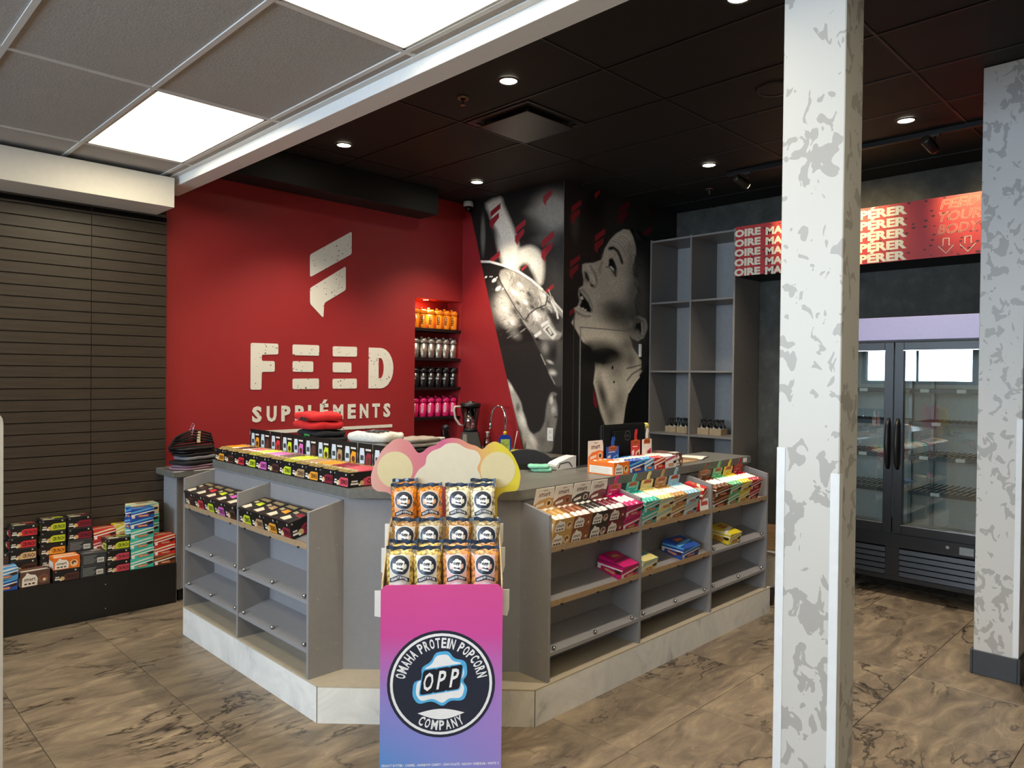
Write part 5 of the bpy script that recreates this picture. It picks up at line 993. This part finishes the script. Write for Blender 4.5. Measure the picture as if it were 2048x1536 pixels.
for tier in (0, 1, 2):
    y0, y1, z = TIER[tier]
    for layer in (0, 1):
        for k in range(4):
            if layer == 1 and (tier, k) not in ((2, 0), (2, 3), (0, 0), (0, 1), (0, 2), (0, 3)): continue
            ty = TYPES[tier][k]
            lab = '%s popcorn bag, %s from the left in the %s row%s' % (ty, TH[k], ROWK[2-tier] if tier != 1 else 'middle', ' of the display' if layer == 0 else ', behind another')
            o = thing('popcorn_bag', lab, 'popcorn bag', (0, 0, 0), 0, 'popcorn bags in the display')
            o.matrix_world = Mpd@Matrix.Translation(((k-1.5)*.1165+random.uniform(-.003, .003), y0+.046+layer*.060, z+.0008+layer*.012+(.012 if tier == 2 else 0)*0))@Matrix.Rotation(R(random.uniform(-3, 3)), 4, 'Y')@Matrix.Rotation(R(-3-random.uniform(0, 4)), 4, 'X')
            for me in BT[ty]: link(me.name.split('.')[0], me, o)

# ------------------------------------------------------------------ folded clothes
def folded(name, label, col, w, d, h, layers, M4, group=None, extra=None, cat='clothing', rough=0.9):
    mb = MB(); n = 44; hl = h/layers
    prof = [(0.0, .02), (.6, .01), (.93, .03), (.985, .2), (1.0, .5), (.985, .8), (.93, .96), (.75, .99), (.45, .97), (.0, .98)]
    for L in range(layers):
        ox, oy = random.uniform(-.012, .012), random.uniform(-.010, .010); ph = random.uniform(0, 6); k1 = random.uniform(.94, 1.0)
        vs = []
        for r, zz in prof:
            for i in range(n):
                t = 2*PI*i/n; c, s = math.cos(t), math.sin(t); q = (abs(c)**4.5+abs(s)**4.5)**(-1/4.5)
                wob = 1+.018*math.sin(3*t+ph)+.012*math.sin(7*t+2*ph)+.008*math.sin(13*t+ph)
                x, y = c*q*r*wob*k1, s*q*r*wob*k1
                dz = (.07*math.sin(4*x+5*y+ph)+.05*math.sin(9*x-6*y+2*ph)) * (1 if zz > .7 else 0) - (.07 if zz > .7 else 0)*abs(x)**2
                vs.append((x*w/2+ox, y*d/2+oy, L*hl+hl*max(.005, zz*.99+dz-.06*(zz > .7))))
        mb.add(vs, [(a*n+i, a*n+(i+1) % n, (a+1)*n+(i+1) % n, (a+1)*n+i) for a in range(len(prof)-1) for i in range(n)], 0, True)
    o = mb.obj(name, C(col, rough, var=0.12, scale=90)); o.matrix_world = M4; tag(o, label, cat, group); return o
def mpos(px, fwd, z, rz=None):
    r_ = ray(px, 760); x, y = r_[0]*fwd, r_[1]*fwd; return Matrix.Translation((x, y, z))@Matrix.Rotation(YAW-PI/2 if rz is None else rz, 4, 'Z')
zt = 1.0936; b1 = mpos(636, 4.62, zt, ROT_X)
folded('folded_sweater', 'folded blue garment at the bottom left of the sweater pile', '#2a3f9c', .24, .21, .055, 1, mpos(598, 4.60, zt, ROT_X), 'folded sweaters on the counter')
folded('folded_sweater', 'lowest folded black sweater on the counter', '#17171a', .30, .25, .075, 2, mpos(640, 4.62, zt+.057, ROT_X+.1), 'folded sweaters on the counter')
s_ = folded('folded_sweater', 'upper folded black sweater with green print under the red one', '#1b1b1e', .33, .25, .075, 2, mpos(642, 4.62, zt+.137, ROT_X-.1), 'folded sweaters on the counter'); box('chest_print', (.05, -.131, .03), (.12, -.126, .055), C('#2f9a4a', 0.7), s_)
s_ = folded('folded_sweater', 'bright red folded sweater on top of the black pile', '#c81f22', .36, .25, .105, 2, mpos(636, 4.62, zt+.218, ROT_X-.15), 'folded sweaters on the counter')
for k in range(5): box('chest_print', (.03+.026*k, -.128, .055+.004*(k % 2)), (.05+.026*k, -.1245, .075+.004*(k % 2)), C('#3a1416', 0.8), s_)
folded('folded_sweater', 'lower folded white sweater beside the black pile', '#c9cdd6', .30, .24, .10, 2, mpos(752, 4.42, zt, ROT_X+.25), 'folded sweaters on the counter')
s_ = folded('folded_sweater', 'pale grey folded sweater with dark block print on the white one', '#d6d2ca', .31, .24, .115, 2, mpos(750, 4.42, zt+.104, ROT_X+.3), 'folded sweaters on the counter')
for i in range(3):
    for j in range(3): MB().box((.0+.036*i, -.09+.045*j, .112), (.022+.036*i, -.065+.045*j, .122)).obj('chest_print', C('#4a4648', 0.8), s_)
m_ = mpos(838, 6.62, 0.953, 0.0); folded('folded_sweater', 'folded black garment under a beige one on the back counter', '#1a1919', .36, .25, .05, 1, m_, 'clothes on the back counter'); folded('folded_sweater', 'crumpled beige garment on the back counter beside the niche', '#a89f92', .40, .26, .085, 2, m_@Matrix.Translation((.0, 0, .053)), 'clothes on the back counter')
# clothes with hangers at the wall end of the back counter
m_ = mpos(388, 5.36, 0.953, .35)
folded('folded_shirt', 'folded grey and pink tops lowest in the pile by the slat wall', '#8c6f80', .31, .22, .035, 2, m_, 'tops by the slat wall'); folded('folded_shirt', 'folded black top in the middle of the pile by the slat wall', '#1c1a1d', .32, .22, .03, 1, m_@Matrix.Translation((.0, 0, .037)), 'tops by the slat wall'); folded('folded_shirt', 'folded mid grey top in the pile under the hangers', '#77757a', .31, .21, .03, 1, m_@Matrix.Translation((.02, .0, .069)), 'tops by the slat wall')
folded('folded_shirt', 'glossy black top lying under the clothes hangers', '#0b0a0b', .33, .2, .06, 3, m_@Matrix.Translation((-.01, .0, .101)), 'tops by the slat wall', rough=.5)
for k in range(4):
    t = thing('clothes_hanger', 'black velvet clothes hanger with pale hook, %s in the bundle by the slat wall' % ['lowest', 'second', 'third', 'topmost'][k], 'hanger', (0, 0, 0), 0, 'clothes hangers on the pile')
    t.matrix_world = m_@Matrix.Translation((.012*k-.015, .01*k, .163+.0185*k))@Matrix.Rotation(.06*k, 4, 'Z')@Matrix.Rotation(R(-10+3*k), 4, 'X')
    MB().tube([(-.20, 0, .0), (-.19, -.006, .018), (-.12, 0, .035), (-.03, 0, .05), (0, 0, .055), (.03, 0, .05), (.12, 0, .035), (.19, -.006, .018), (.20, 0, 0), (.19, .0, -.006), (0, 0, -.004), (-.19, 0, -.006), (-.20, 0, 0)], .0075, 8).obj('frame', C('#0d0a0c', 0.85), t)
    MB().tube([(0, 0, .055), (0, 0, .075)]+[(.016*math.cos(a)-.0, 0, .092+.016*math.sin(a)) for a in [R(-90+k2*30) for k2 in range(9)]], .0022, 6).obj('hook', C('#cdb6d6', 0.25, 0.6), t)
    box('size_tag', (.04, -.012, .02), (.07, -.010, .045), C('#d9cdb0', 0.7), t)

# ------------------------------------------------------------------ sink area
bl = thing('countertop_blender', 'black countertop blender with clear jug in the corner by the niche', 'blender', (4.70, 5.25, 0.953), R(-45)); bl.scale = (1.08, 1.08, 1.0)
MB().add([(-.105, -.1, 0), (.105, -.1, 0), (.105, .1, 0), (-.105, .1, 0), (-.10, -.095, .02), (.10, -.095, .02), (.10, .095, .02), (-.10, .095, .02), (-.07, -.06, .16), (.07, -.06, .16), (.07, .07, .16), (-.07, .07, .16)], [(3, 2, 1, 0), (0, 1, 5, 4), (1, 2, 6, 5), (2, 3, 7, 6), (3, 0, 4, 7), (4, 5, 9, 8), (5, 6, 10, 9), (6, 7, 11, 10), (7, 4, 8, 11), (8, 9, 10, 11)]).obj('motor_base', C('#171617', 0.35), bl, 0.006, 2)
MB().add([(-.068, -.094, .03), (-.02, -.094, .03), (-.03, -.068, .14), (-.06, -.068, .14)], [(0, 1, 2, 3)]).obj('control_strip', C('#6d6a66', 0.3, 0.6), bl, 0); MB().lathe([(.062, .16), (.066, .185), (.058, .19)], 18).obj('collar', C('#101010', 0.4), bl)
MB().lathe([(.058, .19), (.062, .21), (.088, .40), (.086, .40), (.060, .212), (.055, .195)], 20, cap=False).obj('jug', m_glass((.92, .86, .86), .35, base=.10), bl); MB().lathe([(.09, .398), (.092, .41), (.092, .43), (.08, .438), (.03, .44), (.03, .452), (.0, .452)], 20).obj('jug_lid', C('#0f0e0e', 0.4), bl)
MB().tube([(-.085, -.02, .40), (-.135, -.03, .40), (-.145, -.03, .37), (-.135, -.03, .29), (-.10, -.02, .23), (-.066, -.012, .215)], .010, 8).obj('handle', C('#c9b7ae', 0.3), bl); MB().lathe([(.007, .195), (.007, .40)], 8).obj('blade_shaft', C('#131212', 0.4), bl)
fc = thing('kitchen_faucet', 'chrome gooseneck faucet on the sink counter', 'faucet', (4.82, 4.89, 0.953)); fc.scale = (1.0, 1.0, 1.0)
arc = [(0, 0, 0), (0, 0, .30)]+[(-.02*k/8, .085-.085*math.cos(PI*k/8), .31+.105*math.sin(PI*k/8)) for k in range(9)]+[(-.02, .18, .25)]
MB().tube(arc, .0115, 10).obj('neck', CHROME, fc); MB().tube([(-.02, .178, .27), (-.022, .186, .19)], [.013, .016], 10).obj('spray_head', CHROME, fc); MB().lathe([(.026, 0), (.026, .006), (.016, .012)], 16).obj('base_ring', CHROME, fc); MB().tube([(0, -.01, .06), (-.01, -.05, .075)], .006, 8).obj('lever', CHROME, fc)
sb = thing('dish_soap_bottle', 'blue dish soap bottle with yellow cap and green label', 'bottle', (4.74, 4.81, 0.953), R(-45))
MB().prism(rounded([(-.06, 0), (.06, 0), (.062, .11), (.045, .145), (.02, .155), (-.02, .155), (-.045, .145), (-.062, .11)], .012), -.026, .026, axis='y').obj('flask', C('#1f3a94', 0.25, coat=0.4), sb, 0.004); MB().lathe([(.017, .155), (.017, .178), (.012, .186)], 12).obj('cap', C('#e6b822', 0.4), sb); box('label', (-.04, -.0275, .012), (.045, -.0262, .115), C('#9fb24e', 0.5, var=0.5, scale=60), sb)
pp = at_x(981, 872, 4.80); dp = thing('clear_dispenser', 'clear plastic pump dispenser standing under the faucet spout', 'bottle', (4.775, 5.085, 0.953)); MB().lathe([(.032, 0), (.035, .01), (.034, .09), (.018, .12)], 16).obj('flask', m_glass((.95, .92, .92), .3, base=.08), dp); MB().lathe([(.014, .12), (.012, .15), (.02, .155), (.02, .165)], 12).obj('pump', C('#c9c3c1', 0.3), dp)
tag(MB().box((4.70, 4.64, .953), (4.79, 4.70, .978)).obj('sponge', C('#c3b83a', 0.9, var=.2, scale=200), bevel=0.004), 'yellow sponge lying beside the blue soap bottle', 'sponge')
sp3 = thing('toothbrush_scrubber', 'thin white brush handle standing behind the soap bottle', 'brush', (4.80, 4.76, 0.953)); MB().tube([(0, 0, 0), (.02, -.03, .19)], .004, 6).obj('handle', C('#e6e2de', 0.4), sp3); MB().box((-.01, -.01, 0), (.01, .01, .03)).obj('bristles', C('#b9b3ac', 0.8), sp3)
cu = thing('blending_cup', 'tall clear blending cup with a dark lid left of the blender', 'cup', (4.60, 5.50, 0.953)); MB().lathe([(.036, 0), (.05, .17), (.048, .17), (.034, .004)], 18, cap=False).obj('cup', m_glass((.93, .9, .9), .35, base=.10), cu); MB().lathe([(.03, .172), (.034, .19), (.03, .205), (.012, .215)], 16).obj('lid', C('#22262a', 0.4), cu)
tb = thing('white_tub', 'small black tub with a white lid left of the clear cup', 'tub', (4.50, 5.47, 0.953)); MB().lathe([(.042, 0), (.046, .075)], 18).obj('tub', C('#19191a', 0.4), tb); MB().lathe([(.049, .075), (.049, .095), (.045, .10)], 18).obj('lid', C('#e6e4de', 0.4), tb)

# ------------------------------------------------------------------ till side of the counter
ct = thing('card_terminal', 'white card payment terminal lying on the counter corner', 'card terminal', at_z(1122, 934, 1.0936)+Vector((-.05, -.05, 0)), R(0)); ct.rotation_euler = (0, 0, R(5))
MB().prism([(-.10, 0), (.10, 0), (.10, .075), (.02, .066), (-.08, .045), (-.105, .03)][::-1], -.036, .036, axis='y').obj('housing', C('#d9dade', 0.3, var=.02), ct, 0.006, 2); MB().tube([(-.085, -.0375, .012), (-.07, -.0375, .038), (.01, -.0375, .042), (.03, -.0375, .036), (.055, -.0375, .010)], .003, 6).obj('side_groove', C('#2b2d30', 0.5), ct); box('card_slot', (.1005, -.012, .03), (.1015, .012, .06), C('#8a8a8a', 0.5), ct)
ph = thing('pen_tray', 'flat black pen tray behind the green cloth on the counter', 'tray', at_z(1058, 938, 1.0936)+Vector((-.04, .04, 0)), R(-45)); MB().box((-.06, -.04, 0), (.06, .04, .006)).box((-.06, -.04, .006), (.06, -.035, .022)).box((-.06, .035, .006), (.06, .04, .022)).box((-.06, -.035, .006), (-.055, .035, .022)).box((.055, -.035, .006), (.06, .035, .022)).obj('tray', C('#111011', 0.4), ph); MB().tube([(-.05, 0, .012), (.05, .008, .012)], .0045, 6).obj('pen', C('#3c4d9a', 0.4), ph)
folded('cleaning_cloth', 'crumpled mint green and blue cloth beside the card terminal', '#7fc4ab', .13, .10, .04, 2, Matrix.Translation(at_z(1083, 941, 1.0936)+Vector((-.04, -.02, .001)))@Matrix.Rotation(R(-45), 4, 'Z'), None, cat='cloth')
mo = thing('monitor', 'black computer monitor seen from behind with a round maker badge', 'monitor', (4.34, 3.17, 1.006))
MB().box((-.26, -.012, .03), (.26, .022, .308)).obj('casing', C('#161617', 0.38), mo, 0.008, 2); MB().box((-.16, -.034, .09), (.16, -.012, .27)).obj('rear_bulge', C('#131314', 0.4), mo, 0.01, 2); box('screen', (-.25, .0222, .04), (.25, .0228, .298), C('#0a0c10', 0.15), mo); MB().box((-.03, -.03, 0), (.03, -.015, .12)).obj('stand', C('#131314', 0.4), mo); MB().box((-.11, -.08, 0), (.11, .09, .008)).obj('foot', C('#131314', 0.4), mo, 0.002)
bd = MB(); n = 28
bd.add([(r*math.cos(2*PI*k/n), -.035, .225+r*math.sin(2*PI*k/n)) for r in (.036, .031) for k in range(n)], [(k, (k+1) % n, n+(k+1) % n, n+k) for k in range(n)]); vs, fs = bbox_fit(text_mesh('DELL', .1, bold=.02), .046, .014); bd.add([(p[0], -.035, .225+p[2]) for p in vs], fs); bd.obj('maker_badge', C('#8d9094', 0.3, 0.5), mo)
du = thing('yellow_duster', 'small yellow-topped black brush standing to the right of the monitor', 'brush', (4.665, 3.20, 1.006)); MB().lathe([(.012, 0), (.012, .18), (.014, .22), (.014, .255)], 12).obj('grip', C('#141414', 0.4), du); MB().lathe([(.014, .255), (.022, .265), (.024, .285), (.014, .30), (.003, .303)], 12).obj('head', C('#d8cc66', 0.6), du)
ch = thing('office_chair', 'black office chair with rounded back behind the counter corner', 'chair', (3.62, 3.47, 0), R(-45)); BF = C('#1d1d1f', 0.6)
bp_ = [(.23*math.sin(t), .17*math.cos(t)) for t in [PI*k/12-PI/2 for k in range(13)]]
MB().prism([(-.24, .70), (.24, .70), (.25, .9)]+[(.25*math.cos(t), .95+.22*math.sin(t)) for t in [R(15*k) for k in range(13)]]+[(-.25, .9)], -.20, -.15, axis='y').obj('backrest', BF, ch, 0.012, 2); MB().prism(rounded([(-.25, -.2), (.25, -.2), (.24, .27), (-.24, .27)], .08), .50, .57).obj('seat', BF, ch, 0.012, 2); MB().lathe([(.03, .09), (.03, .50)], 12).obj('column', BLACK, ch); box('back_bracket', (-.03, -.215, .52), (.03, -.2005, .8), BLACK, ch)
for k in range(5): a = 2*PI*k/5; MB().tube([(0, 0, .10), (.27*math.cos(a), .27*math.sin(a), .07)], [.024, .016], 8).lathe([(.028, -.011), (.028, .011)], 12, T=Matrix.Translation((.27*math.cos(a), .27*math.sin(a), .0285))@Matrix.Rotation(a, 4, 'Z')@Matrix.Rotation(PI/2, 4, 'X')).obj('leg', BLACK, ch)

# ------------------------------------------------------------------ bottle carriers in the open cabinet
zs = 1.085+.0097; BG = m_glass((.9, .92, .92), .4, base=.16)
btm = (MB().lathe([(.026, 0), (.028, .008), (.028, .075), (.012, .105), (.012, .13)], 14).mesh('glass', BG), MB().lathe([(.014, .128), (.014, .145), (.010, .147)], 12).mesh('cap', C('#17181a', 0.4)), MB().lathe([(.0285, .025), (.0285, .06)], 14, cap=False).mesh('band', C('#c9c6bc', 0.6)))
k = 0
for nm, cy_ in (('first', 4.115), ('second', 3.98), ('third', 3.742), ('fourth', 3.607)):
    t = thing('bottle_carrier', 'low brown card bottle carrier, %s from the left in the open cabinet' % nm, 'carrier', (6.50, cy_, zs), ROT_X, 'bottle carriers in the cabinet')
    w, d, h = .124, .13, .062
    MB().box((-w/2, -d/2, 0), (w/2, d/2, .003)).box((-w/2, -d/2, .003), (w/2, -d/2+.003, h)).box((-w/2, d/2-.003, .003), (w/2, d/2, h)).box((-w/2, -d/2+.003, .003), (-w/2+.003, d/2-.003, h)).box((w/2-.003, -d/2+.003, .003), (w/2, d/2-.003, h)).obj('tray', C('#a08a6a', 0.7, var=.1), t)
    for i in (-1, 1):
        for j in (-1, 1):
            b = thing('glass_bottle', 'clear glass bottle, %s %s one in the %s carrier of the cabinet' % ('front' if j < 0 else 'rear', 'left' if i < 0 else 'right', nm), 'bottle', (0, 0, 0), 0, 'clear bottles in the cabinet carriers')
            b.location = (6.50+j*.031, cy_-i*.03, zs+.0034)
            for me in btm: link(me.name.split('.')[0], me, b)
# ------------------------------------------------------------------ odds and ends at the edges
tag(MB().prism(rounded([(-.9, 0), (.357, 0), (.357, 1.566), (-.9, 1.566)], .03), 2.0, 2.03, axis='y').obj('gondola_unit', C('#cfcbc8', 0.5), bevel=0.003), 'pale grey end of a display unit at the left edge of the photo', 'display unit')
p = at_z(1546, 1184, 0); 
wbx = tag(MB().box((p.x, p.y-.02, 0), (p.x+.36, p.y+.34, .30)).obj('storage_box', C('#c6c4be', 0.6), bevel=0.006), 'white storage box on the floor behind the right counter end', 'box'); MB().box((p.x-.006, p.y-.026, .28), (p.x+.366, p.y+.346, .305)).obj('lid', C('#8f8b86', 0.5), wbx)
kb = thing('cardboard_box', 'open brown cardboard box on top of the white storage box', 'box', (p.x+.17, p.y+.15, .3055), R(20)); MB().box((-.15, -.12, 0), (.15, .12, .004)).box((-.15, -.12, .004), (.15, -.116, .15)).box((-.15, .116, .004), (.15, .12, .15)).box((-.15, -.116, .004), (-.146, .116, .15)).box((.146, -.116, .004), (.15, .116, .15)).obj('carton', MDF, kb); MB().add([(-.15, -.12, .15), (.15, -.12, .15), (.15, -.21, .19), (-.15, -.21, .19)], [(0, 1, 2, 3)]).add([(-.15, .12, .15), (.15, .12, .15), (.15, .21, .18), (-.15, .21, .18)], [(0, 1, 2, 3)]).obj('flap', MDF, kb)
p = at_z(1547, 1212, 0); cn = thing('waste_bin', 'small dark round bin beside the right counter end', 'bin', (p.x+.02, p.y+.06, 0)); MB().lathe([(.05, 0), (.056, .13)], 16).obj('drum', C('#2a2828', 0.4), cn); MB().lathe([(.058, .13), (.058, .14), (.05, .142)], 16).obj('rim', C('#8a8784', 0.3, .6), cn)
